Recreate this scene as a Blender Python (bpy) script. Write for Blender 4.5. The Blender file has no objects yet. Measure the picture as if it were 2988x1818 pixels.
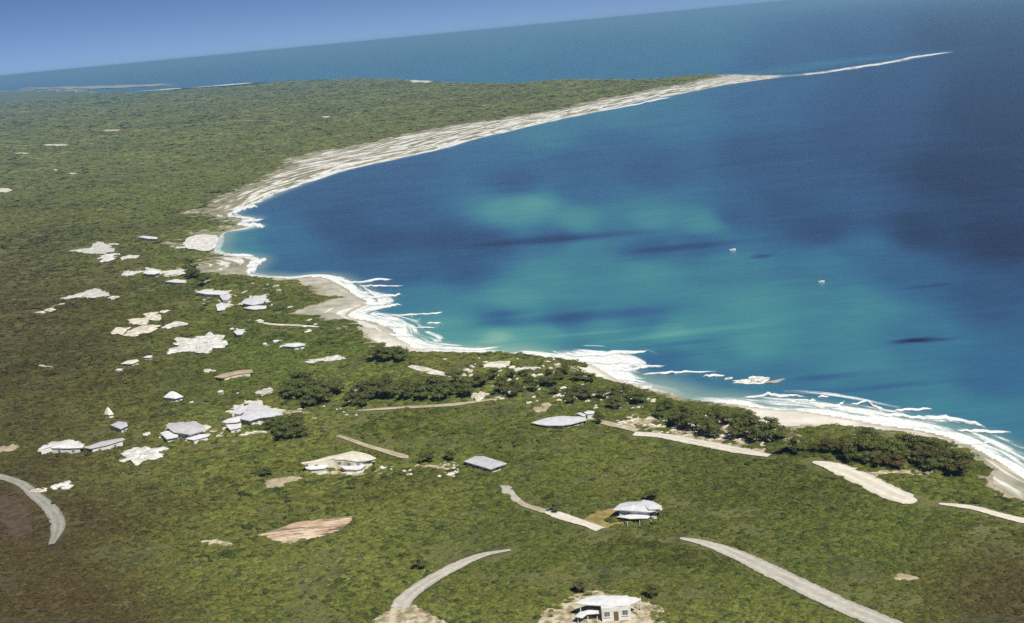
import bpy, bmesh, math, random
import numpy as np
from mathutils import Matrix, Vector

random.seed(7)
RNG = np.random.default_rng(11)
sc = bpy.context.scene
COL = sc.collection
R = math.radians

# ------------------------------------------------------------------ camera
IW, IH, FPX = 2988.0, 1818.0, 3204.0
CAMZ = 116.0
PITCH, ROLL = R(14.46), R(5.46)
F_ = np.array([0.0, math.cos(PITCH), -math.sin(PITCH)])
R0 = np.array([1.0, 0.0, 0.0])
U0 = np.array([0.0, math.sin(PITCH), math.cos(PITCH)])
RV = R0 * math.cos(ROLL) - U0 * math.sin(ROLL)
UV = U0 * math.cos(ROLL) + R0 * math.sin(ROLL)
cam = bpy.data.cameras.new('camera')
cam.sensor_width = 36.0
cam.lens = 36.0 * FPX / IW
cam.clip_start = 1.0
cam.clip_end = 250000.0
camo = bpy.data.objects.new('camera', cam)
COL.objects.link(camo)
camo.matrix_world = Matrix(((RV[0], UV[0], -F_[0], 0), (RV[1], UV[1], -F_[1], 0), (RV[2], UV[2], -F_[2], CAMZ), (0, 0, 0, 1)))
sc.camera = camo

# ------------------------------------------------------------------ light
SUN_EL, SUN_AZ = R(54), R(146)          # azimuth from +Y towards +X
w = bpy.data.worlds.new('World')
sc.world = w
w.use_nodes = True
nt = w.node_tree
bg = nt.nodes['Background']
sky = nt.nodes.new('ShaderNodeTexSky')
sky.sky_type = 'NISHITA'
sky.sun_disc = False
sky.sun_elevation = SUN_EL
sky.sun_rotation = SUN_AZ
sky.altitude = 0
sky.air_density = 0.20
sky.dust_density = 0.12
sky.ozone_density = 5.0
nt.links.new(sky.outputs[0], bg.inputs[0])
bg.inputs[1].default_value = 0.05
sun = bpy.data.lights.new('sun', 'SUN')
sun.energy = 3.4
sun.angle = R(0.5)
sun.color = (1.0, 0.95, 0.86)
suno = bpy.data.objects.new('sun', sun)
COL.objects.link(suno)
SD = Vector((math.sin(SUN_AZ) * math.cos(SUN_EL), math.cos(SUN_AZ) * math.cos(SUN_EL), math.sin(SUN_EL)))
suno.rotation_euler = SD.to_track_quat('Z', 'Y').to_euler()
suno.location = (0, 0, 300)
sc.view_settings.view_transform = 'Standard'
sc.view_settings.look = 'None'
sc.view_settings.exposure = 0.72
sc.view_settings.gamma = 1.0
sc.render.engine = 'CYCLES'
sc.cycles.use_denoising = False
sc.cycles.max_bounces = 4
sc.cycles.diffuse_bounces = 2
sc.cycles.glossy_bounces = 2
sc.cycles.volume_bounces = 0
sc.cycles.transparent_max_bounces = 8
HAZE = 1.25e-4

# ------------------------------------------------------------------ maths helpers
def hashn(ix, iy, seed):
    h = (ix.astype(np.int64) * 374761393 + iy.astype(np.int64) * 668265263 + seed * 974711) & 0xFFFFFFFF
    h = ((h ^ (h >> 13)) * 1274126177) & 0xFFFFFFFF
    h = h ^ (h >> 16)
    return (h & 0xFFFF) / 65535.0

def vnoise(x, y, seed=0):
    x = np.asarray(x, float); y = np.asarray(y, float)
    ix = np.floor(x); iy = np.floor(y)
    fx = x - ix; fy = y - iy
    fx = fx * fx * (3 - 2 * fx); fy = fy * fy * (3 - 2 * fy)
    a = hashn(ix, iy, seed); b = hashn(ix + 1, iy, seed)
    c = hashn(ix, iy + 1, seed); d = hashn(ix + 1, iy + 1, seed)
    return (a * (1 - fx) + b * fx) * (1 - fy) + (c * (1 - fx) + d * fx) * fy

def fbm(x, y, seed=0, octv=4):
    s = 0; a = 0.5; t = 0
    for k in range(octv):
        s = s + a * vnoise(x * 2 ** k, y * 2 ** k, seed + k * 17); t += a; a *= 0.5
    return s / t

def unproj(uv, z=0.0):
    uv = np.asarray(uv, float).reshape(-1, 2)
    ray = F_ + np.outer((uv[:, 0] - IW / 2) / FPX, RV) + np.outer((IH / 2 - uv[:, 1]) / FPX, UV)
    t = (z - CAMZ) / np.minimum(ray[:, 2], -0.0012)
    return ray[:, :2] * t[:, None]

def proj(xy, z=0.0):
    P = np.column_stack([xy[:, 0], xy[:, 1], np.zeros(len(xy)) + z - CAMZ])
    zf = np.maximum(P @ F_, 1e-3)
    return np.column_stack([IW / 2 + FPX * (P @ RV) / zf, IH / 2 - FPX * (P @ UV) / zf])

def seg_dist(P, L):
    """distance of points to a polyline and arc length of the nearest point"""
    best = np.full(len(P), 1e18); arc = np.zeros(len(P)); acc = 0.0
    px = P[:, 0]; py = P[:, 1]
    for a, b in zip(L[:-1], L[1:]):
        dx, dy = b - a
        ll = dx * dx + dy * dy
        if ll < 1e-9: continue
        t = np.clip(((px - a[0]) * dx + (py - a[1]) * dy) / ll, 0, 1)
        q = (px - a[0] - t * dx) ** 2 + (py - a[1] - t * dy) ** 2
        ln = math.sqrt(ll)
        m = q < best
        best[m] = q[m]; arc[m] = acc + t[m] * ln
        acc += ln
    return np.sqrt(best), arc

def inside(P, poly):
    c = np.zeros(len(P), bool); x = P[:, 0]; y = P[:, 1]
    n = len(poly)
    for i in range(n):
        x1, y1 = poly[i]; x2, y2 = poly[(i + 1) % n]
        if y1 == y2: continue
        k = ((y1 > y) != (y2 > y)) & (x < (x2 - x1) * (y - y1) / (y2 - y1) + x1)
        c ^= k
    return c

def smooth_line(L, n=4):
    """Catmull-Rom resample of a polyline"""
    L = np.asarray(L, float)
    E = np.vstack([2 * L[0] - L[1], L, 2 * L[-1] - L[-2]])
    out = []
    for i in range(1, len(E) - 2):
        for k in range(n):
            t = k / n
            p0, p1, p2, p3 = E[i - 1], E[i], E[i + 1], E[i + 2]
            out.append(0.5 * ((2 * p1) + (p2 - p0) * t + (2 * p0 - 5 * p1 + 4 * p2 - p3) * t * t + (3 * p1 - p0 - 3 * p2 + p3) * t ** 3))
    out.append(L[-1])
    return np.array(out)

def sstep(a, b, x):
    t = np.clip((x - a) / (b - a), 0, 1)
    return t * t * (3 - 2 * t)

# ------------------------------------------------------------------ coast lines (picture points, put on the z=0 plane)
WATER_PX = [(3500, 1640), (3250, 1530), (3080, 1440), (2988, 1392), (2900, 1335), (2800, 1285), (2690, 1255), (2570, 1238), (2450, 1215),
    (2330, 1197), (2230, 1190), (2130, 1176), (2010, 1163), (1940, 1138), (1870, 1122), (1810, 1108), (1775, 1090), (1745, 1070), (1700, 1055),
    (1590, 1045), (1500, 1032), (1365, 1026), (1225, 1018), (1190, 1000), (1160, 985), (1150, 960), (1100, 940), (1020, 922), (1040, 905), (1080, 885),
    (1040, 860), (1010, 838), (960, 812), (909, 806), (844, 811), (760, 806), (720, 798), (735, 775), (740, 756), (650, 742), (628, 730),
    (636, 705), (655, 678), (735, 664), (690, 652), (735, 640), (670, 630), (672, 622), (730, 596), (800, 565), (900, 528), (1000, 496),
    (1100, 474), (1190, 455), (1290, 432), (1357, 411), (1446, 390), (1609, 352), (1700, 334), (1790, 312), (1893, 290), (2000, 270), (2110, 248), (2231, 231),
    (2300, 224), (2390, 214), (2500, 199), (2650, 174), (2730, 158), (2800, 148)]
FAR_PX = [(2760, 152.5), (2650, 170), (2500, 195), (2400, 209), (2300, 220), (2200, 220), (2130, 217), (2050, 220), (1900, 232), (1790, 233), (1680, 231),
    (1530, 243), (1400, 244), (1310, 241), (1211, 236), (1150, 230), (1043, 230), (900, 234), (800, 241), (742, 246), (640, 253), (540, 260), (406, 271), (340, 270),
    (250, 267), (120, 265), (0, 264), (-300, 268)]
VEG_PX = [(3500, 1720), (3250, 1600), (3080, 1500), (2988, 1455), (2900, 1400), (2850, 1368), (2770, 1320), (2660, 1290), (2560, 1278), (2430, 1262), (2290, 1256),
    (2235, 1235), (2180, 1205), (2110, 1178), (2005, 1168), (1930, 1143), (1860, 1126), (1800, 1118), (1730, 1108), (1660, 1085), (1600, 1052),
    (1500, 1037), (1400, 1037), (1310, 1041), (1213, 1040), (1140, 1020), (1080, 990), (1010, 972), (985, 958), (930, 942), (910, 926), (935, 908), (988, 891),
    (1000, 870), (965, 846), (900, 826), (820, 818), (760, 813), (660, 806), (565, 795), (580, 772), (640, 748), (605, 732), (535, 720), (545, 695), (630, 678), (680, 668),
    (640, 645), (570, 626), (650, 580), (770, 532), (845, 492), (885, 464), (1035, 434), (1163, 406), (1322, 374), (1455, 354), (1610, 328), (1700, 309),
    (1820, 284), (1940, 261), (2030, 242), (2080, 230), (2120, 221)]
water = unproj(WATER_PX)
far = unproj(FAR_PX)
WLINE = np.vstack([smooth_line(water, 3), far])
LAND = np.vstack([[[330, -700]], WLINE, [[-9500, 6500], [-9500, -700]]])
VLINE = smooth_line(unproj(VEG_PX), 3)
VEG = np.vstack([[[300, -690]], VLINE, far[7:] , [[-9490, 6500], [-9490, -690]]])
ISLET = unproj([(20, 262), (150, 258), (300, 254), (490, 248), (510, 250), (400, 254), (300, 258), (150, 262)])
SHORE_FULL = np.vstack([[[330, -700]], WLINE])
VEG_FULL = np.vstack([[[300, -690]], VLINE])

def shore(P):
    d, s = seg_dist(P, SHORE_FULL)
    d = np.where(inside(P, LAND), d, -d)
    e, _ = seg_dist(P, np.vstack([ISLET, ISLET[:1]]))
    e = np.where(inside(P, ISLET), e, -e)
    return np.maximum(d, e), s

def vegd(P):
    d, s = seg_dist(P, VEG_FULL)
    d = np.where(inside(P, VEG), d, -d)
    return d

MOUNDS = [((1470, 1080), 2.6, 34, 24), ((1250, 1064), 1.0, 30, 20), ((1640, 1110), 2.0, 28, 22), ((2560, 1340), 2.5, 30, 22), ((900, 960), 2.0, 50, 30)]
MOUNDS = [(unproj([p])[0], h, a, b) for p, h, a, b in MOUNDS]

def height_d(P, d):
    x, y = P[:, 0], P[:, 1]
    dd = np.maximum(d, 0)
    h = 1.6 * (1 - np.exp(-dd / 14)) + 2.6 * (1 - np.exp(-dd / 160))
    h += np.clip((dd - 6) / 80, 0, 1) * ((fbm(x / 70, y / 70, 3, 3) - 0.5) * 3.4 + (fbm(x / 420, y / 420, 9, 2) - 0.5) * 3.0)
    for c, mh, a, b in MOUNDS:
        h += mh * np.exp(-((x - c[0]) / a) ** 2 - ((y - c[1]) / b) ** 2) * np.clip((dd - 2) / 12, 0, 1)
    return np.where(d > 0, np.maximum(h, 0.02), np.maximum(-0.6 + d * 0.05, -6))

HG = {}
def hlook(P, key='Z'):
    P = np.asarray(P, float).reshape(-1, 2)
    r_ = np.maximum(np.hypot(P[:, 0], P[:, 1]), 131.0)
    a_ = np.arctan2(P[:, 0], P[:, 1])
    G = HG[key]; nr, nc = G.shape
    fi = np.clip((1 / 130.0 - 1 / r_) / (1 / 130.0 - 1 / 9000.0) * (nr - 1), 0, nr - 1.001)
    fj = np.clip((a_ + R(44)) / R(88) * (nc - 1), 0, nc - 1.001)
    i = fi.astype(int); j = fj.astype(int); fi = fi - i; fj = fj - j
    return (G[i, j] * (1 - fi) + G[i + 1, j] * fi) * (1 - fj) + (G[i, j + 1] * (1 - fi) + G[i + 1, j + 1] * fi) * fj

def height(P):
    return hlook(P, 'Z')

def ground(uv, add=0.0, it=6):
    """points of the terrain (raised by add) seen at picture points"""
    uv = np.asarray(uv, float).reshape(-1, 2)
    z = np.zeros(len(uv)) + 3.0
    for _ in range(it):
        P = unproj(uv, z + add)
        z = 0.5 * z + 0.5 * height(P)
    P = unproj(uv, z + add)
    return np.column_stack([P, height(P)])

# ------------------------------------------------------------------ object helpers
def tag(o, label=None, cat=None, group=None, kind=None):
    if label: o['label'] = label
    if cat: o['category'] = cat
    if group: o['group'] = group
    if kind: o['kind'] = kind
    return o

def mesh_obj(name, verts, faces, mat=None, parent=None, smooth=False):
    me = bpy.data.meshes.new(name)
    me.from_pydata([tuple(map(float, v)) for v in verts], [], [tuple(map(int, f)) for f in faces])
    me.update()
    if mat: me.materials.append(mat)
    if smooth: me.polygons.foreach_set('use_smooth', [True] * len(me.polygons))
    o = bpy.data.objects.new(name, me)
    COL.objects.link(o)
    if parent: o.parent = parent
    return o

def link_mesh(name, me, parent=None, loc=(0, 0, 0), rotz=0, scale=(1, 1, 1)):
    o = bpy.data.objects.new(name, me)
    COL.objects.link(o)
    o.parent = parent
    o.location = loc; o.rotation_euler = (0, 0, rotz); o.scale = scale
    return o

def empty(name, loc, rotz=0):
    o = bpy.data.objects.new(name, None)
    COL.objects.link(o)
    o.location = [float(v) for v in loc]
    o.rotation_euler = (0, 0, rotz)
    return o

def grid_obj(name, V, faces, mat, attrs):
    """big numpy mesh: V (n,3), faces (m,4)"""
    used = np.unique(faces)
    remap = np.full(len(V), -1, np.int64); remap[used] = np.arange(len(used))
    V = V[used]; faces = remap[faces]
    me = bpy.data.meshes.new(name)
    me.vertices.add(len(V)); me.vertices.foreach_set('co', V.astype(np.float32).ravel())
    n = len(faces)
    me.loops.add(n * 4); me.loops.foreach_set('vertex_index', faces.astype(np.int32).ravel())
    me.polygons.add(n)
    me.polygons.foreach_set('loop_start', np.arange(0, n * 4, 4, dtype=np.int32))
    me.polygons.foreach_set('use_smooth', np.ones(n, bool))
    for k, a in attrs.items():
        at = me.attributes.new(k, 'FLOAT', 'POINT')
        at.data.foreach_set('value', a[used].astype(np.float32))
    me.update(calc_edges=True)
    me.validate()
    me.materials.append(mat)
    o = bpy.data.objects.new(name, me)
    COL.objects.link(o)
    return o

# ------------------------------------------------------------------ node helpers
class NT:
    def __init__(self, name):
        self.mat = bpy.data.materials.new(name)
        self.mat.use_nodes = True
        self.t = self.mat.node_tree
        self.b = self.t.nodes['Principled BSDF']
        self.out = self.t.nodes['Material Output']
    def n(self, typ, **kw):
        x = self.t.nodes.new(typ)
        for k, v in kw.items(): setattr(x, k, v)
        return x
    def l(self, a, b): self.t.links.new(a, b)
    def put(self, sock, v):
        if hasattr(v, 'is_linked') or hasattr(v, 'links'): self.l(v, sock)
        else: sock.default_value = v
    def attr(self, name, typ='GEOMETRY', out='Fac'):
        a = self.n('ShaderNodeAttribute', attribute_name=name, attribute_type=typ)
        return a.outputs[out]
    def math(self, op, a, b=0.0, c=None, clamp=False):
        m = self.n('ShaderNodeMath', operation=op, use_clamp=clamp)
        self.put(m.inputs[0], a); self.put(m.inputs[1], b)
        if c is not None: self.put(m.inputs[2], c)
        return m.outputs[0]
    def ss(self, v, a, b, lo=0.0, hi=1.0):
        m = self.n('ShaderNodeMapRange', interpolation_type='SMOOTHSTEP')
        self.put(m.inputs[0], v); m.inputs[1].default_value = a; m.inputs[2].default_value = b
        m.inputs[3].default_value = lo; m.inputs[4].default_value = hi
        return m.outputs[0]
    def mix(self, f, a, b, typ='MIX'):
        m = self.n('ShaderNodeMix', data_type='RGBA', blend_type=typ)
        self.put(m.inputs[0], f)
        for s, v in ((m.inputs[6], a), (m.inputs[7], b)):
            if isinstance(v, tuple): s.default_value = (*v, 1.0)[:4]
            else: self.l(v, s)
        return m.outputs[2]
    def noise(self, vec, scale, detail=4, rough=0.55, dist=0.0):
        x = self.n('ShaderNodeTexNoise')
        if vec is not None: self.l(vec, x.inputs['Vector'])
        x.inputs['Scale'].default_value = scale; x.inputs['Detail'].default_value = detail
        x.inputs['Roughness'].default_value = rough; x.inputs['Distortion'].default_value = dist
        return x.outputs[0]
    def pos(self, sx=1, sy=1, sz=1):
        g = self.n('ShaderNodeNewGeometry')
        m = self.n('ShaderNodeMapping'); m.inputs['Scale'].default_value = (sx, sy, sz)
        self.l(g.outputs['Position'], m.inputs['Vector'])
        return m.outputs[0]
    def obj(self):
        return self.n('ShaderNodeTexCoord').outputs['Object']
    def comb(self, x, y, z=0.0):
        c = self.n('ShaderNodeCombineXYZ')
        self.put(c.inputs[0], x); self.put(c.inputs[1], y); self.put(c.inputs[2], z)
        return c.outputs[0]
    def ramp(self, v, stops):
        r = self.n('ShaderNodeValToRGB')
        self.l(v, r.inputs[0])
        e = r.color_ramp.elements
        while len(e) < len(stops): e.new(0.5)
        for i, (p, c) in enumerate(stops):
            e[i].position = p; e[i].color = (*c, 1.0)
        return r.outputs[0]
    def bump(self, h, strength, dist):
        b = self.n('ShaderNodeBump'); b.inputs['Strength'].default_value = strength; b.inputs['Distance'].default_value = dist
        self.l(h, b.inputs['Height']); self.l(b.outputs[0], self.b.inputs['Normal'])
    def done(self, col, rough=0.8, spec=0.3):
        self.put(self.b.inputs['Base Color'], (*col, 1.0) if isinstance(col, tuple) else col)
        self.put(self.b.inputs['Roughness'], rough)
        self.b.inputs['Specular IOR Level'].default_value = spec
        return self.mat

# ------------------------------------------------------------------ materials of the setting
def mat_ground():
    m = NT('scrub_ground')
    p = m.pos()
    n1 = m.noise(p, 0.012, 5); n2 = m.noise(p, 0.09, 5, 0.65); n3 = m.noise(p, 0.6, 3)
    base = m.ramp(n1, [(0.3, (0.110, 0.124, 0.042)), (0.5, (0.140, 0.148, 0.052)), (0.7, (0.175, 0.170, 0.072))])
    c = m.mix(m.ss(n2, 0.45, 0.68), base, (0.060, 0.076, 0.028))
    c = m.mix(m.ss(n3, 0.5, 0.75, 0, 0.6), c, (0.18, 0.16, 0.085))
    c = m.mix(m.math('MULTIPLY', m.attr('tone_mix'), 0.75), c, (0.060, 0.043, 0.026))
    dv = m.attr('dv')
    edge = m.ss(m.math('ADD', dv, m.math('MULTIPLY', m.math('SUBTRACT', n2, 0.5), 26)), 0, 9, 1, 0)
    c = m.mix(edge, c, (0.42, 0.37, 0.27))
    m.bump(m.noise(p, 0.25, 5, 0.7), 0.8, 2.5)
    return m.done(c, 0.95, 0.1)

def mat_beach():
    m = NT('beach_sand')
    p = m.pos()
    d = m.attr('d'); s = m.attr('s'); rk = m.attr('rocky')
    sv = m.comb(m.math('MULTIPLY', s, 0.022), m.math('MULTIPLY', d, 0.16), 0)
    st = m.noise(sv, 1.0, 5, 0.62, 0.6)
    n2 = m.noise(p, 0.15, 5)
    tone_mix = m.mix(m.ss(n2, 0.35, 0.7), (0.62, 0.59, 0.52), (0.78, 0.75, 0.69))  # dry sand tones
    lime = m.mix(m.ss(n2, 0.35, 0.65), (0.54, 0.53, 0.49), (0.76, 0.75, 0.72))
    c = m.mix(rk, tone_mix, lime)
    gap = m.math('MULTIPLY', m.ss(m.math('ADD', st, m.ss(m.attr('dv'), -30, 0, 0, 0.13)), 0.475, 0.535), m.ss(rk, 0.15, 0.8))
    c = m.mix(gap, c, m.mix(m.ss(n2, 0.3, 0.6), (0.12, 0.135, 0.058), (0.27, 0.25, 0.17)))
    wet = m.ss(d, 0.5, 4.0, 1, 0)
    c = m.mix(m.math('MULTIPLY', wet, 0.6), c, (0.33, 0.28, 0.20))
    m.bump(st, 0.5, 0.6)
    return m.done(c, 0.9, 0.2)

def mat_sea():
    m = NT('sea_water')
    p = m.pos()
    t = m.attr('depth_and_shade'); d = m.attr('d'); s = m.attr('s'); surf = m.attr('surf')
    big = m.noise(m.pos(0.6, 1, 1), 0.012, 5, 0.6, 1.2)
    mid = m.noise(m.pos(0.45, 1, 1), 0.05, 4, 0.6, 0.8)
    tt = m.math('ADD', t, m.math('ADD', m.math('MULTIPLY', m.math('SUBTRACT', big, 0.5), 0.28), m.math('MULTIPLY', m.math('SUBTRACT', mid, 0.5), 0.26)))
    col = m.ramp(m.math('MULTIPLY', tt, 0.7), [(0.0, (0.26, 0.47, 0.37)), (0.12, (0.095, 0.300, 0.280)), (0.33, (0.050, 0.208, 0.252)), (0.54, (0.032, 0.116, 0.225)), (0.72, (0.024, 0.062, 0.145)), (0.95, (0.012, 0.019, 0.046))])
    rip = m.noise(m.pos(0.25, 1.6, 1), 0.22, 4, 0.7, 0.3)
    col = m.mix(m.ss(rip, 0.52, 0.72, 0, 0.22), col, m.mix(1.0, col, (1.7, 1.5, 1.35), 'MULTIPLY'))
    col = m.mix(m.ss(rip, 0.48, 0.3, 0, 0.25), col, m.mix(1.0, col, (.6, .68, .75), 'MULTIPLY'))
    sand = m.ss(d, -16, -1)
    col = m.mix(m.math('MULTIPLY', sand, 0.6), col, (0.30, 0.42, 0.34))
    # white water: ragged bands that follow the shore
    fv = m.comb(m.math('MULTIPLY', s, 0.028), m.math('MULTIPLY', d, 0.19), 0)
    fn = m.noise(fv, 1.0, 6, 0.66, 1.0)
    reach = m.math('ADD', m.math('MULTIPLY', surf, 30.0), 3.0)
    q = m.math('DIVIDE', m.math('MULTIPLY', d, -1.0), reach)
    th = m.math('ADD', m.math('MULTIPLY', q, 0.44), 0.31)
    foam = m.ss(m.math('SUBTRACT', fn, th), -0.03, 0.10)
    foam = m.math('MULTIPLY', foam, m.ss(q, 0.85, 1.1, 1, 0))
    foam = m.math('MULTIPLY', foam, m.ss(surf, 0.02, 0.25))
    lace = m.noise(p, 0.9, 4, 0.7)
    foam = m.math('MULTIPLY', foam, m.ss(lace, 0.3, 0.55, 0.55, 1.0))
    # a few distant whitecaps
    col = m.mix(foam, col, (0.80, 0.82, 0.82))
    rough = m.math('ADD', m.math('MULTIPLY', foam, 0.5), 0.22)
    wv = m.noise(m.pos(0.4, 1, 1), 0.35, 4, 0.6, 0.5)
    m.bump(wv, 0.45, 0.5)
    m.b.inputs['IOR'].default_value = 1.33
    return m.done(col, rough, 0.5)

def mat_simple(name, c1, c2, scale=0.6, rough=0.85, bump=0.0, spec=0.25, detail=4, lo=0.35, hi=0.65):
    m = NT(name)
    n = m.noise(m.pos(), scale, detail, 0.6)
    if bump: m.bump(n, bump, 0.3)
    return m.done(m.mix(m.ss(n, lo, hi), c1, c2), rough, spec)

def leafy(m, c, f=0.35):
    """thin leaves let some light through"""
    m.done(c, 0.9, 0.06)
    tr = m.n('ShaderNodeBsdfTranslucent'); m.put(tr.inputs[0], c)
    mx = m.n('ShaderNodeMixShader'); mx.inputs[0].default_value = f
    m.l(m.b.outputs[0], mx.inputs[1]); m.l(tr.outputs[0], mx.inputs[2]); m.l(mx.outputs[0], m.out.inputs['Surface'])
    return m.mat

def mat_leaf(name, gain=1.0):
    m = NT(name)
    tint = m.attr('tint', 'INSTANCER', 'Color')
    n = m.noise(m.obj(), 2.6, 3)
    c = m.mix(m.ss(n, 0.35, 0.7), tint, m.mix(1.0, tint, (1.3 * gain, 1.27 * gain, 1.15 * gain), 'MULTIPLY'))
    return leafy(m, c, 0.18)

M = {}
M['ground'] = mat_ground()
M['beach'] = mat_beach()
M['sea'] = mat_sea()
def mat_road(name, c1, c2, grit):
    m = NT(name)
    n = m.noise(m.pos(), .6, 5, .65); n2 = m.noise(m.pos(), .13, 3)
    c = m.mix(m.ss(n, .3, .7), c1, c2)
    a = m.math('ABSOLUTE', m.attr('across'))
    rut = m.ss(m.math('ABSOLUTE', m.math('SUBTRACT', a, .42)), .02, .26, 1, 0)
    c = m.mix(m.math('MULTIPLY', m.math('SUBTRACT', 1.0, rut), m.ss(n2, .35, .65, .15, .55)), c, grit)
    ed = m.ss(m.math('ADD', a, m.math('MULTIPLY', m.math('SUBTRACT', n, .5), .9)), .84, 1.02)
    c = m.mix(ed, c, (0.12, 0.12, 0.06))
    m.bump(n, .4, .2)
    return m.done(c, .9, .2)
M['road'] = mat_road('pale_road', (0.42, 0.40, 0.35), (0.56, 0.54, 0.49), (0.30, 0.28, 0.23))
M['oldroad'] = mat_road('old_road', (0.26, 0.26, 0.23), (0.38, 0.37, 0.34), (0.17, 0.16, 0.12))
M['track'] = mat_road('dirt_track', (0.38, 0.33, 0.23), (0.56, 0.50, 0.38), (0.20, 0.18, 0.10))
M['coral'] = mat_simple('coral_sand', (0.46, 0.43, 0.35), (0.74, 0.71, 0.62), 0.35, bump=.4)
M['coralroad'] = mat_road('coral_road', (0.58, 0.55, 0.47), (0.74, 0.71, 0.63), (0.46, 0.43, 0.34))
def mat_furrow():
    m = NT('bare_soil')
    n = m.noise(m.pos(.35, 2.2, 1), .5, 5, .65, .4); n2 = m.noise(m.pos(), .12, 4)
    c = m.mix(m.ss(n, .38, .52), (0.14, 0.095, 0.05), m.mix(m.ss(n2, .4, .6), (0.54, 0.40, 0.28), (0.68, 0.56, 0.43)))
    m.bump(n, .8, .5)
    return m.done(c, .9, .2)
M['soil'] = mat_furrow()
M['brown'] = mat_simple('brown_soil', (0.062, 0.044, 0.027), (0.10, 0.072, 0.045), 0.4, bump=0.5)
M['sandy'] = mat_simple('sandy_clearing', (0.22, 0.18, 0.10), (0.55, 0.49, 0.36), 0.55, bump=0.5)
M['strawgrass'] = mat_simple('straw_grass', (0.20, 0.16, 0.05), (0.34, 0.27, 0.10), 0.8, bump=0.4)
M['lime'] = mat_simple('limestone', (0.44, 0.44, 0.41), (0.74, 0.74, 0.71), 0.45, 0.9, 0.8)
M['limewarm'] = mat_simple('warm_limestone', (0.46, 0.43, 0.34), (0.72, 0.69, 0.58), 0.45, 0.9, 0.8)
M['tan'] = mat_simple('tan_rock', (0.30, 0.25, 0.17), (0.46, 0.39, 0.28), 0.4, 0.9, 0.8)
M['greyrock'] = mat_simple('grey_limestone', (0.40, 0.40, 0.37), (0.60, 0.60, 0.57), 0.4, 0.9, 0.8)
M['wall'] = mat_simple('whitewashed_wall', (0.64, 0.63, 0.59), (0.76, 0.75, 0.71), 0.7, 0.85)
M['wallcream'] = mat_simple('cream_wall', (0.62, 0.57, 0.45), (0.72, 0.67, 0.55), 0.7, 0.85)
def mat_roof(name, c1, c2, rough=.6, stain=(0.26, 0.22, 0.18)):
    m = NT(name)
    p = m.pos()
    n = m.noise(p, .5, 5, .6); n2 = m.noise(m.pos(1.6, .5, 1), .7, 5, .7, .4)
    c = m.mix(m.ss(n, .35, .65), c1, c2)
    c = m.mix(m.ss(n2, .56, .74, 0, .55), c, stain)
    w_ = m.n('ShaderNodeTexWave', wave_type='BANDS', bands_direction='X'); w_.inputs['Scale'].default_value = 1.3; m.l(p, w_.inputs['Vector'])
    c = m.mix(m.ss(w_.outputs[1], .0, .18, .22, 0), c, (0.2, 0.2, 0.2))
    m.bump(w_.outputs[1], .35, .06)
    return m.done(c, rough, .3)
M['roofwhite'] = mat_roof('white_roof', (0.64, 0.65, 0.67), (0.76, 0.77, 0.79), 0.6)
M['roofgrey'] = mat_roof('pale_grey_roof', (0.46, 0.46, 0.49), (0.56, 0.56, 0.59), 0.55)
M['rooflav'] = mat_roof('grey_white_roof', (0.56, 0.57, 0.61), (0.67, 0.68, 0.72), 0.55)
M['roofcream'] = mat_roof('cream_roof', (0.62, 0.59, 0.48), (0.76, 0.73, 0.63), 0.7)
M['rooftan'] = mat_roof('tan_roof', (0.36, 0.28, 0.19), (0.48, 0.38, 0.27), 0.8)
M['glass'] = mat_simple('window_glass', (0.10, 0.12, 0.14), (0.15, 0.17, 0.19), 1.0, 0.1, 0, 0.5)
M['frame'] = mat_simple('window_frame', (0.55, 0.55, 0.52), (0.65, 0.65, 0.62), 1.0, 0.6)
M['door'] = mat_simple('door_wood', (0.14, 0.09, 0.05), (0.20, 0.13, 0.08), 1.5, 0.7)
M['metal'] = mat_simple('dull_metal', (0.3, 0.3, 0.3), (0.4, 0.4, 0.4), 2, 0.4)
def mat_foam():
    m = NT('white_water')
    e = m.attr('edge')
    n = m.noise(m.pos(.45, 1, 1), .8, 5, .7, .5)
    m.put(m.b.inputs['Alpha'], m.ss(m.math('ADD', m.math('MULTIPLY', e, .85), m.math('MULTIPLY', n, .75)), .50, 1.15))
    m.bump(n, .6, .4)
    return m.done(m.mix(m.ss(n, .35, .6), (0.60, 0.66, 0.67), (0.84, 0.86, 0.86)), .7, .2)
M['foam'] = mat_foam()
M['bark'] = mat_simple('bark', (0.10, 0.08, 0.055), (0.16, 0.13, 0.10), 3, 0.95)
M['hull'] = mat_simple('boat_white', (0.72, 0.72, 0.70), (0.80, 0.80, 0.78), 2, 0.4)
M['scrubleaf'] = mat_leaf('scrub_leaf')

# ------------------------------------------------------------------ terrain and sea
# radial sheets: fine near the shore in view, coarse towards the horizon
def polar(th, rr):
    T, Q = np.meshgrid(th, rr)
    P = np.column_stack([(np.sin(T) * Q).ravel(), (np.cos(T) * Q).ravel()])
    nc = len(th); nr = len(rr)
    i = (np.arange(nr - 1)[:, None] * nc + np.arange(nc - 1)[None, :]).ravel()
    faces = np.column_stack([i, i + 1, i + nc + 1, i + nc])
    return P, faces

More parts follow.
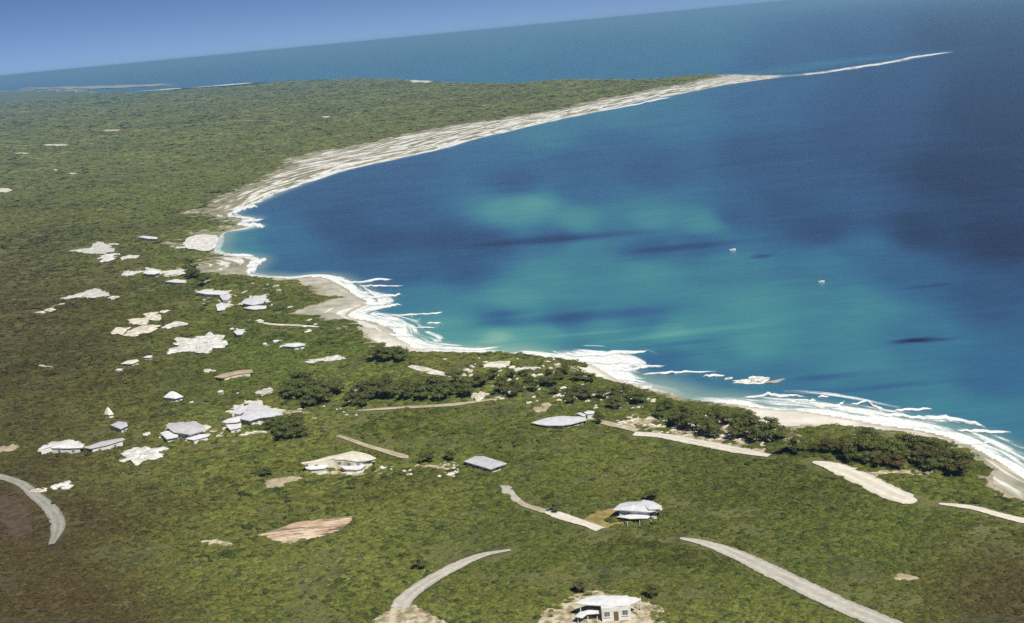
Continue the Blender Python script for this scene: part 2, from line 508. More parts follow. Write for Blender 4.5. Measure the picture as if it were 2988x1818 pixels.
th = np.linspace(R(-44), R(44), 660)
q = np.linspace(1 / 130.0, 1 / 9000.0, 520)
rr = np.concatenate([[30, 60, 90], 1 / q])
P, faces = polar(th, rr)
D, S = shore(P)
DV = vegd(P) + (fbm(P[:, 0] / 22, P[:, 1] / 14, 81, 3) - 0.5) * np.clip(np.hypot(P[:, 0], P[:, 1]) / 22, 6, 34)
Z = height_d(P, D)
for k_, a_ in (('Z', Z), ('D', D), ('DV', DV)): HG[k_] = a_.reshape(len(rr), len(th))[3:]
UVp = proj(P, Z)
tone_mix = np.clip(sstep(560, 0, UVp[:, 0]) * 0.75 * sstep(500, 1100, UVp[:, 1]) + sstep(500, 0, UVp[:, 0]) * sstep(1300, 1750, UVp[:, 1]) * 0.7
              + sstep(2600, 3000, UVp[:, 0]) * sstep(1450, 1750, UVp[:, 1]) * 0.9 + (fbm(P[:, 0] / 60, P[:, 1] / 60, 21) - 0.5) * 0.5, 0, 1)  # vignette towards the frame edges painted as brown, plus random dry patches
rocky = sstep(30, 90, np.abs(P[:, 1]) * 0) + sstep(720, 800, P[:, 1]) * 0.95
rocky = np.clip(sstep(560, 680, P[:, 1]) * 0.45 + sstep(720, 900, P[:, 1]) * 0.5 + 0.52 * sstep(400, 440, P[:, 1]) + 0.6 * sstep(70, 110, P[:, 0]) * sstep(330, 260, P[:, 1]), 0, 1)
fd = D[faces].max(1); fv = DV[faces].mean(1)
att = {'d': D, 's': S, 'dv': DV, 'tone_mix': tone_mix, 'rocky': rocky}
V3 = np.column_stack([P, Z])
land_f = (fd > -6)
far_land = (P[faces, 1].mean(1) > 2600)
bsel = land_f & (fv < 0.8) & ~far_land
g = grid_obj('ground', V3, faces[land_f & ~bsel], M['ground'], att); tag(g, kind='structure')
b = grid_obj('beach', V3, faces[bsel], M['beach'], att); tag(b, kind='structure')

# sea
DEPTH_AND_SHADE = [(1000, 650, 1.05), (1150, 600, .95), (1100, 700, 1.05), (1300, 690, 1.0), (1350, 790, .95), (1200, 780, .9), (820, 700, .75), (700, 722, .5), (820, 790, .8),  # water depth, with cloud shadow and corner vignette painted in as darker tone
    (1000, 540, .95), (1200, 490, .9), (1400, 450, .75), (1600, 385, .55), (1800, 330, .55), (1550, 605, .22), (1480, 620, .3), (1680, 640, .36), (1900, 640, .42),
    (2050, 655, .42), (2150, 630, .95), (2300, 600, 1.05), (1620, 690, .8), (1420, 705, .95), (1800, 672, .65), (1900, 722, .85), (2040, 707, .85), (1700, 740, .55),
    (1600, 800, .46), (1900, 800, .42), (2140, 770, .55), (2400, 765, .66), (2650, 790, .85), (2900, 860, 1.0), (2500, 720, .8), (2400, 670, 1.1), (2700, 680, 1.28),
    (2900, 690, 1.35), (1500, 870, .4), (1450, 930, .75), (1650, 935, .78), (1900, 935, .68), (1250, 870, .62), (1300, 965, .28), (1450, 975, .08), (1600, 975, .3),
    (1750, 978, .42), (1950, 965, .34), (2200, 900, .4), (2500, 900, .52), (2200, 1000, .42), (1700, 1020, .6), (1500, 1010, .18), (1950, 1060, .75), (2100, 1040, .6),
    (2300, 1100, .68), (2500, 1050, .55), (2700, 1000, .7), (2900, 1100, .82), (2900, 1230, .62), (2700, 1170, .58), (2300, 1140, .72), (2500, 1140, .66), (2060, 1130, .7),
    (1500, 530, .95), (1700, 560, .85), (1900, 500, .95), (2200, 450, 1.05), (2500, 400, 1.1), (2800, 500, 1.4), (2900, 300, 1.5), (2600, 260, 1.1), (2200, 310, .85),
    (2000, 340, .65), (1900, 310, .65), (2300, 180, .9), (2500, 100, 1.0), (2800, 80, 1.4), (2000, 150, .62), (1600, 205, .66), (1500, 130, .5), (1000, 190, .6),
    (500, 230, .7), (2000, 60, .5), (1800, 420, .85), (1700, 480, .9), (3300, 900, 1.1), (3300, 500, 1.45), (-200, 240, .8)]
DP = np.array(DEPTH_AND_SHADE)
th2 = np.linspace(R(-44), R(44), 560)
q2 = np.linspace(1 / 150.0, 1 / 6000.0, 420)
rr2 = np.concatenate([1 / q2, [7500, 9500, 12500, 17000, 24000, 36000, 52000, 75000]])
P2, f2 = polar(th2, rr2)
D2, S2 = shore(P2)
uv2 = proj(P2)
num = np.zeros(len(P2)); den = np.zeros(len(P2))
for u, v, t in DEPTH_AND_SHADE:
    ww = 1.0 / (((uv2[:, 0] - u) / 1.9) ** 2 + (uv2[:, 1] - v) ** 2 + 14 ** 2) ** 1.7
    num += ww * t; den += ww
depth_and_shade = num / den
for u, v, a_, b_, t in [(2222, 748, 34, 5, .45), (2665, 993, 60, 6, .75), (2735, 992, 60, 3.5, .4), (2560, 170, 260, 9, -.35), (2300, 205, 160, 7, -.25), (2700, 836, 70, 4, .25), (1250, 690, 260, 34, .10), (1980, 722, 150, 9, .25), (1740, 690, 240, 9, .22), (1560, 700, 220, 12, .28),
                        (1640, 930, 330, 15, .22), (1480, 915, 70, 10, .18), (2000, 1000, 120, 6, .2), (1900, 985, 130, 5, -.2), (2060, 962, 200, 7, -.18), (1750, 970, 160, 4, -.22), (2560, 1130, 180, 8, .16), (2400, 1100, 90, 8, .18)]:
    depth_and_shade += t * np.exp(-(((uv2[:, 0] - u) / a_) ** 2 + ((uv2[:, 1] - v + .09 * (uv2[:, 0] - u)) / b_) ** 2) ** 1.5)  # soft darker and lighter ellipses in the sea tone
SURF_PX = [(2700, 1250, .5), (2450, 1212, .8), (2250, 1190, .6), (2130, 1174, .25), (2010, 1163, .05), (1870, 1122, .12), (1790, 1100, .5), (1745, 1070, .95), (1700, 1055, .95), (1590, 1045, .6), (1480, 1030, .05),
    (1365, 1024, .3), (1225, 1018, .6), (1160, 985, .8), (1100, 940, .7), (1050, 900, .55), (1040, 860, .55), (1000, 835, .35), (909, 806, .25), (800, 806, .15), (735, 775, .22), (640, 735, .15),
    (640, 705, .12), (700, 660, .2), (672, 622, .2), (800, 565, .22), (1000, 496, .3), (1200, 452, .25), (1400, 400, .3), (1700, 334, .22), (2000, 270, .2), (2231, 231, .2), (2500, 199, .2), (2800, 148, .05), (2988, 1392, .3), (3300, 1560, .3)]
sw = unproj([(a, b_) for a, b_, c in SURF_PX]); _, sarc = seg_dist(sw, SHORE_FULL)
od = np.argsort(sarc)
surf = np.interp(S2, sarc[od], np.array([c for a, b_, c in SURF_PX])[od])
V2 = np.column_stack([P2, np.zeros(len(P2))])
keep = D2[f2].min(1) < 12
sea = grid_obj('sea', V2, f2[keep], M['sea'], {'d': D2, 's': S2, 'depth_and_shade': depth_and_shade, 'surf': surf}); tag(sea, kind='structure')

# ------------------------------------------------------------------ haze
hz = NT('haze_air')
hz.t.nodes.remove(hz.b)
pv = hz.n('ShaderNodeVolumePrincipled')
pv.inputs['Color'].default_value = (0.34, 0.66, 1.0, 1)
pv.inputs['Density'].default_value = HAZE
pv.inputs['Anisotropy'].default_value = 0.1
hz.l(pv.outputs[0], hz.out.inputs['Volume'])
X, Y0, Y1, ZB, ZT = 60000, -3000, 78000, -8, CAMZ + 4
hv = [(-X, Y0, ZB), (X, Y0, ZB), (X, Y1, ZB), (-X, Y1, ZB), (-X, Y0, ZT), (X, Y0, ZT), (X, Y1, ZT), (-X, Y1, ZT)]
ho = mesh_obj('haze', hv, [(3, 2, 1, 0), (4, 5, 6, 7), (0, 1, 5, 4), (1, 2, 6, 5), (2, 3, 7, 6), (3, 0, 4, 7)], hz.mat)
tag(ho, 'pale blue sea haze over the coast', 'haze', kind='stuff')


# ------------------------------------------------------------------ roads, tracks, bare patches
EXCL = []                     # footprints kept free of scrub: ('line', pts, half width) or ('poly', pts)

def ribbon(name, px, wid, mat, z=0.10, ragged=0.3, world=None, add=0.0):
    L = world if world is not None else ground(px)[:, :2]
    L = smooth_line(L, 8)
    wv = np.interp(np.linspace(0, 1, len(L)), np.linspace(0, 1, len(wid)), wid)
    T = np.gradient(L, axis=0); T /= np.linalg.norm(T, axis=1)[:, None] + 1e-9
    N = np.column_stack([-T[:, 1], T[:, 0]])
    cols = [-1, -0.5, 0, 0.5, 1]
    vs = []
    for j, c in enumerate(cols):
        jit = ragged * (fbm(np.arange(len(L)) * 0.9, np.full(len(L), j * 9.1), int(abs(L[0, 0]) * 10) % 97) - 0.5) * (abs(c) == 1)
        Q = L + N * (wv * 0.5 * c + jit * np.sign(c))[:, None]
        rr_ = np.linalg.norm(Q, axis=1)
        vs.append(np.column_stack([Q, height(Q) + z + 0.00025 * rr_ + add + (0.04 if c == 0 else 0)]))
    vs = np.stack(vs, 1)
    n = len(L); V = vs.reshape(-1, 3)
    fc = [(i * 5 + j, i * 5 + j + 1, (i + 1) * 5 + j + 1, (i + 1) * 5 + j) for i in range(n - 1) for j in range(4)]
    o = mesh_obj(name, V, fc, mat, smooth=True)
    at_ = o.data.attributes.new('across', 'FLOAT', 'POINT')
    at_.data.foreach_set('value', np.tile(np.array(cols, np.float32), n))
    EXCL.append(('line', L, wv.mean() * 0.5 + (1.1 if wv.mean() > 3 else 1.4)))
    return tag(o, kind='structure')

def patch(name, px, mat, z=0.05, rag=0.12, free=0.85, world=None, kind='structure', seed=0):
    B = world if world is not None else ground(px)[:, :2]
    B = smooth_line(np.vstack([B, B[:1]]), 7)[:-1]
    c = B.mean(0)
    k = np.arange(len(B))
    f = 1 + rag * 2 * (fbm(k * 0.55, k * 0 + seed * 3.3, 5 + seed, 3) - 0.5)
    B = c + (B - c) * f[:, None]
    rings = [1.0, 0.8, 0.6, 0.4, 0.2]
    V = []
    for r_ in rings:
        Q = c + (B - c) * r_
        V.append(np.column_stack([Q, height(Q) + z + 0.00025 * np.linalg.norm(Q, axis=1) - (0.25 if r_ == 1.0 else 0)]))
    n = len(B)
    V = np.vstack(V + [np.array([[c[0], c[1], height(c)[0] + z + 0.00025 * np.linalg.norm(c)]])])
    fc = [(q_ * n + i, q_ * n + (i + 1) % n, (q_ + 1) * n + (i + 1) % n, (q_ + 1) * n + i) for q_ in range(len(rings) - 1) for i in range(n)]
    e = (len(rings) - 1) * n
    fc += [(e + i, e + (i + 1) % n, len(V) - 1) for i in range(n)]
    o = mesh_obj(name, V, fc, mat, smooth=True)
    if free: EXCL.append(('poly', c + (B - c) * free))
    if kind: o['kind'] = kind
    return o

ribbon('road', [(1985, 1572), (2035, 1581), (2095, 1598), (2160, 1624), (2231, 1658), (2310, 1697), (2395, 1738), (2475, 1775), (2560, 1810), (2640, 1845), (2760, 1900)], [0.9, 2.6, 4.2, 5.0, 5.2, 5.2, 5.2, 5.2], M['road'])
ribbon('road', [(1490, 1606), (1440, 1614), (1406, 1622), (1365, 1637), (1325, 1656), (1264, 1689), (1215, 1721), (1180, 1752), (1166, 1775)], [1.0, 1.8, 2.8, 3.4, 3.8, 4.0, 4.2, 4.4], M['road'])
ribbon('road', [(-60, 1380), (0, 1392), (61, 1412), (101, 1445), (142, 1480), (166, 1518), (168, 1552), (150, 1590)], [3.2, 2.8, 3.2, 3.9, 3.9, 1.6], M['oldroad'])
ribbon('road', [(1850, 1266), (1930, 1272), (2000, 1285), (2080, 1300), (2160, 1316), (2245, 1331)], [3.4, 3.8, 4.4, 4.6, 4.4, 2.0], M['coralroad'])
ribbon('road', [(2372, 1349), (2420, 1359), (2480, 1382), (2540, 1410), (2600, 1440), (2650, 1458), (2676, 1462)], [1.2, 4.4, 6.6, 7.0, 7.0, 6.0, 1.2], M['coralroad'])
ribbon('road', [(2740, 1471), (2790, 1476), (2840, 1483), (2900, 1499), (2950, 1512), (3010, 1526), (3100, 1550)], [0.8, 2.0, 2.4, 2.8, 3.0, 3.0], M['coralroad'])
ribbon('track', [(1588, 1490), (1630, 1504), (1665, 1516), (1710, 1530), (1752, 1546)], [2.0, 3.6, 3.2, 2.6, 3.0], M['coralroad'])
ribbon('track', [(1512, 1462), (1530, 1474), (1560, 1484), (1592, 1494)], [1.8, 2.0, 2.2, 2.4], M['track'])
ribbon('track', [(985, 1272), (1030, 1287), (1075, 1303), (1120, 1316), (1165, 1330), (1195, 1336)], [1.6, 1.9, 1.9, 2.2, 3.0, 2.0], M['track'])
ribbon('track', [(1045, 1199), (1118, 1194), (1220, 1188), (1320, 1182), (1390, 1173), (1440, 1166)], [1.2, 2.2, 2.4, 2.6, 2.2, 1.2], M['track'])
ribbon('track', [(1740, 1228), (1780, 1238), (1820, 1246), (1860, 1258)], [2.4, 3.4, 3.4, 2.6], M['track'])
ribbon('track', [(755, 941), (800, 948), (860, 950), (930, 955)], [1.5, 2.2, 2.2, 1.5], M['coral'])
ribbon('track', [(1195, 1069), (1225, 1076), (1260, 1086), (1300, 1094), (1360, 1106)], [2.0, 3.4, 3.6, 2.4, 2.0], M['coral'])
ribbon('beach', [(406, 270), (480, 264), (560, 258), (650, 252), (742, 246)], [60, 190, 260, 280, 140], M['lime'], z=4.0)
ribbon('beach', [(60, 260), (160, 257), (300, 254), (400, 251), (490, 249)], [60, 220, 300, 300, 160], M['sandy'], z=2.5)
ribbon('track', [(290, 378), (350, 380), (440, 374), (560, 366), (700, 352), (830, 358)], [3, 5, 5, 5, 3], M['track'])
ribbon('track', [(0, 430), (60, 427), (120, 424), (190, 420), (290, 408)], [3, 6, 7, 6, 3], M['track'])

patch('clearing', [(726, 1566), (800, 1545), (870, 1520), (960, 1510), (1035, 1503), (1030, 1520), (1000, 1545), (960, 1562), (900, 1575), (840, 1588), (800, 1580)], M['soil'], 0.10, 0.06, 0.95, seed=1)
patch('clearing', [(820, 1578), (870, 1570), (880, 1576), (845, 1590), (825, 1590)], M['sandy'], 0.16, 0.1, 0.95, seed=2)
patch('clearing', [(578, 1578), (620, 1570), (680, 1586), (690, 1598), (640, 1600), (590, 1590)], M['sandy'], 0.08, 0.2, 0.9, seed=3)
patch('clearing', [(755, 1412), (790, 1396), (870, 1388), (890, 1394), (850, 1408), (830, 1424), (770, 1428)], M['tan'], 0.08, 0.2, 0.9, seed=4)
patch('clearing', [(-40, 1400), (40, 1410), (95, 1455), (135, 1500), (150, 1560), (130, 1600), (40, 1625), (-40, 1620)], M['brown'], 0.06, 0.1, 0.5, seed=5)
patch('clearing', [(1060, 1830), (1095, 1796), (1150, 1768), (1205, 1762), (1250, 1782), (1300, 1806), (1330, 1840), (1200, 1880)], M['sandy'], 0.08, 0.15, 0.9, seed=6)
patch('clearing', [(1545, 1790), (1640, 1740), (1700, 1722), (1790, 1716), (1880, 1740), (1950, 1770), (1960, 1800), (1940, 1850), (1750, 1870), (1560, 1840)], M['sandy'], 0.08, 0.1, 0.72, seed=7)
patch('clearing', [(1686, 1520), (1720, 1496), (1790, 1480), (1870, 1500), (1940, 1490), (1940, 1512), (1850, 1524), (1790, 1534), (1752, 1544)], M['strawgrass'], 0.07, 0.1, 0.9, seed=8)
patch('clearing', [(1455, 1414), (1490, 1418), (1506, 1440), (1524, 1464), (1500, 1464), (1482, 1448), (1464, 1440), (1462, 1426)], M['road'], 0.14, 0.06, 0.95, seed=9)
patch('clearing', [(880, 1380), (930, 1362), (1050, 1350), (1120, 1340), (1150, 1350), (1110, 1372), (1050, 1388), (960, 1392)], M['sandy'], 0.07, 0.12, 0.8, seed=10)
patch('clearing', [(1180, 1345), (1250, 1350), (1330, 1345), (1345, 1360), (1330, 1388), (1250, 1380), (1190, 1368)], M['sandy'], 0.06, 0.2, 0.5, seed=11)
patch('clearing', [(1950, 1270), (1940, 1222), (2030, 1208), (2140, 1215), (2250, 1245), (2270, 1290), (2230, 1325), (2120, 1300), (2030, 1286)], M['sandy'], 0.06, 0.1, 0.55, seed=12)
patch('clearing', [(1790, 1225), (1850, 1205), (1930, 1225), (1940, 1265), (1860, 1252)], M['sandy'], 0.06, 0.15, 0.5, seed=13)
patch('clearing', [(1400, 1066), (1440, 1056), (1489, 1054), (1480, 1068), (1420, 1074)], M['coral'], 0.12, 0.2, 0.9, seed=14)
patch('clearing', [(2400, 1395), (2480, 1372), (2600, 1372), (2712, 1368), (2712, 1384), (2580, 1390), (2560, 1400), (2480, 1378)], M['sandy'], 0.06, 0.2, 0.6, seed=15)
patch('clearing', [(2606, 1680), (2630, 1672), (2690, 1688), (2650, 1694), (2610, 1690)], M['tan'], 0.10, 0.2, 0.95, seed=16)
patch('clearing', [(740, 1190), (800, 1200), (880, 1196), (900, 1206), (800, 1212), (740, 1205)], M['sandy'], 0.08, 0.2, 0.9, seed=17)
patch('clearing', [(300, 381), (345, 379), (345, 383), (305, 384)], M['soil'], 0.5, 0.1, 0.9, seed=18)
for k, (u, v, a, b_) in enumerate([(160, 424, 40, 2.6), (60, 448, 24, 1.6), (10, 556, 26, 6), (162, 497, 6, 2), (215, 507, 14, 2), (950, 342, 14, 2), (1230, 238, 46, 4), (230, 1071, 30, 0), (125, 1071, 30, 5), (610, 1083, 22, 5)]):
    if b_ == 0: continue
    patch('clearing', [(u - a, v), (u - a * .4, v - b_), (u + a * .6, v - b_ * .8), (u + a, v), (u + a * .3, v + b_), (u - a * .5, v + b_ * .8)], M['coral'], 0.25, 0.2, 0.95, seed=20 + k)

# ------------------------------------------------------------------ houses
def box(x0, x1, y0, y1, z0, z1):
    v = [(x0, y0, z0), (x1, y0, z0), (x1, y1, z0), (x0, y1, z0), (x0, y0, z1), (x1, y0, z1), (x1, y1, z1), (x0, y1, z1)]
    return v, [(3, 2, 1, 0), (4, 5, 6, 7), (0, 1, 5, 4), (1, 2, 6, 5), (2, 3, 7, 6), (3, 0, 4, 7)]

def box_obj(name, b6, mat, parent):
    v, f = box(*b6)
    return mesh_obj(name, v, f, mat, parent)

_WF = box(-0.62, 0.62, -0.05, 0.05, -0.62, 0.62)

def roof_mesh(x0, x1, y0, y1, z, kind, rh, th_=0.18):
    """closed roof solid with its eaves at z"""
    w_, d_ = x1 - x0, y1 - y0
    if kind == 'flat':
        return box(x0, x1, y0, y1, z, z + th_ + rh * 0.1)
    if kind == 'shed':
        v = [(x0, y0, z), (x1, y0, z), (x1, y1, z), (x0, y1, z), (x0, y0, z + th_), (x1, y0, z + th_), (x1, y1, z + th_ + rh), (x0, y1, z + th_ + rh)]
        return v, [(3, 2, 1, 0), (4, 5, 6, 7), (0, 1, 5, 4), (1, 2, 6, 5), (2, 3, 7, 6), (3, 0, 4, 7)]
    ym = (y0 + y1) / 2
    ins = min(d_ / 2, w_ / 2 - 0.05) if kind == 'hip' else 0.0
    v = [(x0, y0, z), (x1, y0, z), (x1, y1, z), (x0, y1, z), (x0, y0, z + th_), (x1, y0, z + th_), (x1, y1, z + th_), (x0, y1, z + th_),
         (x0 + ins, ym, z + th_ + rh), (x1 - ins, ym, z + th_ + rh)]
    f = [(3, 2, 1, 0), (0, 1, 5, 4), (1, 2, 6, 5), (2, 3, 7, 6), (3, 0, 4, 7), (4, 5, 9, 8), (6, 7, 8, 9), (5, 6, 9), (7, 4, 8)]
    return v, f

def block(root, w_, d_, h, x=0, y=0, kind='hip', rh=1.2, over=0.5, wall='wall', roof='roofwhite', windows=3, door=True, base=-1.2, chim=False):
    x0, x1, y0, y1 = x - w_ / 2, x + w_ / 2, y - d_ / 2, y + d_ / 2
    wo = box_obj('wall', (x0, x1, y0, y1, base, h), M[wall], root)
    v, f = roof_mesh(x0 - over, x1 + over, y0 - over, y1 + over, h + 0.003, kind, rh)
    ro = mesh_obj('roof', v, f, M[roof], root)
    if kind in ('hip', 'gable') and windows:
        ins = min((d_ + 2 * over) / 2, (w_ + 2 * over) / 2 - 0.05) if kind == 'hip' else 0
        if w_ + 2 * over - 2 * ins > 0.6:
            box_obj('ridge_cap', (x0 - over + ins, x1 + over - ins, y - 0.12, y + 0.12, h + rh + 0.13, h + rh + 0.24), M[roof], ro)
    if chim: box_obj('chimney', (x1 - w_ * 0.3, x1 - w_ * 0.3 + 0.6, y + 0.4, y + 1.0, h, h + rh + 1.0), M[wall], ro)
    if windows:
        n = windows + (1 if door else 0)
        for i in range(n):
            cx = x0 + (i + 0.5) * w_ / n
            if door and i == n // 2:
                dr = box_obj('door', (cx - 0.5, cx + 0.5, y0 - 0.06, y0 + 0.02, 0.0, 2.05), M['door'], root)
                box_obj('handle', (cx + 0.33, cx + 0.41, y0 - 0.11, y0 - 0.06, 0.95, 1.05), M['metal'], dr)
            else:
                win(root, (cx, y0, h * 0.55), 0)
        for sx, xx in ((1, x1), (-1, x0)):
            win(root, (xx, y, h * 0.55), sx)
    return wo, ro

def win(root, c, side):
    x, y, z = c
    if side == 0:
        o = box_obj('window', (x - 0.6, x + 0.6, y - 0.05, y + 0.02, z - 0.6, z + 0.55), M['frame'], root)
        box_obj('pane', (x - 0.5, x - 0.03, y - 0.065, y - 0.045, z - 0.5, z + 0.46), M['glass'], o)
        box_obj('pane', (x + 0.03, x + 0.5, y - 0.065, y - 0.045, z - 0.5, z + 0.46), M['glass'], o)
        box_obj('sill', (x - 0.68, x + 0.68, y - 0.16, y - 0.001, z - 0.69, z - 0.603), M['frame'], o)
    else:
        a, b_ = (x - 0.02, x + 0.05) if side > 0 else (x - 0.05, x + 0.02)
        o = box_obj('window', (a, b_, y - 0.6, y + 0.6, z - 0.6, z + 0.55), M['frame'], root)
        e = 0.065 * side
        p = sorted((x + e * 0.7, x + e))
        box_obj('pane', (p[0], p[1], y - 0.5, y - 0.03, z - 0.5, z + 0.46), M['glass'], o)
        box_obj('pane', (p[0], p[1], y + 0.03, y + 0.5, z - 0.5, z + 0.46), M['glass'], o)

def house_at(name, u, v, add, yaw, label, cat='house', group=None, foot=(10, 8)):
    """root of a house whose roof middle (add metres up) is seen at picture point u, v"""
    p = ground([(u, v)], add - .5)[0]
    o = empty(name, p, R(yaw))
    tag(o, label, cat, group)
    c, s_ = math.cos(R(yaw)), math.sin(R(yaw))
    fx, fy = foot[0] / 2 + 0.8, foot[1] / 2 + 0.8
    pts = [(-fx, -fy - .3), (fx, -fy - .3), (fx, fy), (-fx, fy)]
    EXCL.append(('poly', np.array([(p[0] + a * c - b_ * s_, p[1] + a * s_ + b_ * c) for a, b_ in pts])))
    return o

SCREEN = []
def roof_poly(root, px, zr, mat, apex=.35, th_=.16, name='roof', wall='wall', inset=.86, windows=0, walls=True):
    """a low roof over an irregular plan: outline at zr above the root, middle raised by apex"""
    o3 = np.array(root.location[:])
    Q = unproj(px, o3[2] + zr) - o3[:2]
    c = Q.mean(0); n = len(Q)
    mk = lambda f, z: [(c[0] + (q_[0] - c[0]) * f, c[1] + (q_[1] - c[1]) * f, z) for q_ in Q]
    V = mk(1, zr - th_) + mk(1, zr) + mk(.35, zr + apex) + [(c[0], c[1], zr + apex * 1.25)]
    Fc = [tuple(range(n - 1, -1, -1))]
    for lev in (0, n):
        Fc += [(lev + i, lev + (i + 1) % n, lev + n + (i + 1) % n, lev + n + i) for i in range(n)]
    Fc += [(2 * n + i, 2 * n + (i + 1) % n, 3 * n) for i in range(n)]
    ro = mesh_obj(name, V, Fc, M[mat], root)
    if walls:
        W = mk(inset, -1.2) + mk(inset, zr - th_ - .004)
        wo = mesh_obj('wall', W, [(i, (i + 1) % n, n + (i + 1) % n, n + i) for i in range(n)] + [tuple(range(n - 1, -1, -1)), tuple(range(n, 2 * n))], M[wall], root)
        for i in range(n):
            p0, p1 = np.array(W[i][:2]), np.array(W[(i + 1) % n][:2])
            e = p1 - p0; ln = np.linalg.norm(e)
            if windows and ln > 1.7 and (np.array([e[1], -e[0]]) / ln)[1] * np.sign(np.cross(e, c - p0)) < -.4:
                for k in range(max(1, min(windows, int(ln / 2.6)))):
                    m_ = p0 + e * (k + .5) / max(1, min(windows, int(ln / 2.6)))
                    wn = box_obj('window', (-.5, .5, -.05, .05, -.42, .42), M['frame'], root)
                    wn.location = (m_[0], m_[1], max(.7, zr - 1.1)); wn.rotation_euler[2] = math.atan2(e[1], e[0])
                    for sx in (-1, 1): box_obj('pane', (min(.04 * sx, .42 * sx), max(.04 * sx, .42 * sx), -.066, .066, -.34, .34), M['glass'], wn)
    Qw = Q + o3[:2]
    EXCL.append(('poly', Qw.mean(0) + (Qw - Qw.mean(0)) * 1.04))
    return ro

def plan_house(px, zr, label, mat='roofwhite', apex=.3, cat='house', name='house', windows=3, wall='wall', screen=1.0, **kw):
    c = np.mean(np.array(px, float), 0)
    p = ground([c], zr)[0]
    root = empty(name, p); tag(root, label, cat)
    roof_poly(root, px, zr, mat, apex, windows=windows, wall=wall, **kw)
    if screen:
        Q = unproj(px, p[2] + zr); cc = Q.mean(0)
        B = smooth_line(np.vstack([Q, Q[:1]]), 5)[:-1]
        for q_ in B:
            if q_[1] < cc[1] + .5 and random.random() < screen:
                d_ = (q_ - cc); d_ = d_ / (np.linalg.norm(d_) + 1e-6)
                [SCREEN.append((q_[0] + d_[0] * random.uniform(.2, 1.0) + random.uniform(-.5, .5), q_[1] - random.uniform(.2, 1.3), random.uniform(1.3, 2.1), zr)) for _ in range(2)]
    return root

a = plan_house([(1677, 1760), (1697, 1749), (1729, 1739), (1752, 1737), (1813, 1739), (1855, 1743), (1871, 1748), (1855, 1757), (1835, 1764), (1813, 1768), (1758, 1767), (1725, 1765), (1697, 1763)], 3.2,
    'white house with a wide flat roof and side porch at the bottom edge', apex=.12, walls=False, screen=0)
wa = box_obj('wall', (-1.6, 4.0, -2.2, 1.8, -1.2, 3.02), M['wall'], a)
win(a, (-.6, -2.2, 1.7), 0); win(a, (2.9, -2.2, 1.7), 0); win(a, (4.0, -.2, 1.7), 1)
dr = box_obj('door', (.7, 1.6, -2.26, -2.18, 0, 2.05), M['door'], a); box_obj('handle', (1.42, 1.5, -2.31, -2.26, .95, 1.05), M['metal'], dr)
roof_poly(a, [(1678, 1799), (1690, 1786), (1725, 1778), (1752, 1780), (1748, 1789), (1712, 1792), (1698, 1803)], 1.7, 'roofwhite', .05, name='porch_roof', walls=False)
for x_, y_ in ((-6.4, -3.6), (-4.4, -2.2), (-6.3, -2.0), (-2.6, -2.6)): box_obj('post', (x_, x_ + .14, y_, y_ + .14, -.8, 1.55), M['frame'], a)
for x_, y_ in ((-5.6, -.4), (5.4, -.9), (6.2, .6)): box_obj('post', (x_, x_ + .16, y_, y_ + .16, -.8, 3.0), M['frame'], a)
a = plan_house([(1787, 1488), (1808, 1470), (1832, 1464), (1868, 1463), (1905, 1464), (1929, 1476), (1933, 1486), (1897, 1494), (1844, 1490), (1808, 1488)], 2.6,
    'grey white house with a raised roof bay and lean-to beside the straw-coloured yard', 'rooflav', .45, screen=.5, inset=.74)
roof_poly(a, [(1868, 1466), (1877, 1458), (1906, 1463), (1931, 1476), (1926, 1485), (1893, 1486)], 3.1, 'rooflav', .2, name='roof_bay', walls=False)
roof_poly(a, [(1799, 1507), (1836, 1501), (1889, 1500), (1897, 1507), (1889, 1512), (1836, 1513)], 1.5, 'roofwhite', .1, name='porch_roof', walls=False)
for x_ in (-3.2, -.4, 2.2): box_obj('post', (x_, x_ + .14, -5.0, -4.86, -.8, 1.4), M['frame'], a)
plan_house([(1353, 1346), (1386, 1331), (1412, 1331), (1480, 1352), (1431, 1369)], 1.5, 'low house under a plain flat grey roof in the middle of the scrub', 'roofgrey', .1)
a = plan_house([(1550, 1233), (1572, 1226), (1597, 1219), (1638, 1213), (1668, 1215), (1690, 1215), (1708, 1218), (1713, 1225), (1687, 1232), (1664, 1238), (1642, 1241), (1593, 1241), (1569, 1238)], 1.4,
    'long house with a broad low grey white roof below the headland', 'rooflav', .15)
roof_poly(a, [(1681, 1206), (1694, 1203), (1711, 1210), (1702, 1215)], 1.5, 'rooflav', .1, name='annex_roof')
roof_poly(a, [(1703, 1203), (1716, 1198), (1735, 1200), (1733, 1206), (1712, 1208)], 1.6, 'roofwhite', .1, name='annex_roof')
a = plan_house([(877, 1350), (917, 1343), (960, 1331), (992, 1325), (1028, 1316), (1055, 1320), (1079, 1327), (1098, 1337), (1080, 1342), (1064, 1345), (1039, 1346), (1003, 1341), (972, 1340), (937, 1346), (881, 1353)], 2.9,
    'cream roofed house with a long low wing above a bare yard', 'roofcream', .35, wall='wallcream', screen=.3)
roof_poly(a, [(887, 1357), (899, 1353), (937, 1350), (960, 1359), (945, 1367), (906, 1370), (892, 1367)], 1.6, 'roofwhite', .1, name='porch_roof')
roof_poly(a, [(986, 1358), (1014, 1359), (1061, 1357), (1068, 1357), (1055, 1367), (1039, 1371), (1006, 1369)], 1.5, 'roofwhite', .1, name='porch_roof')
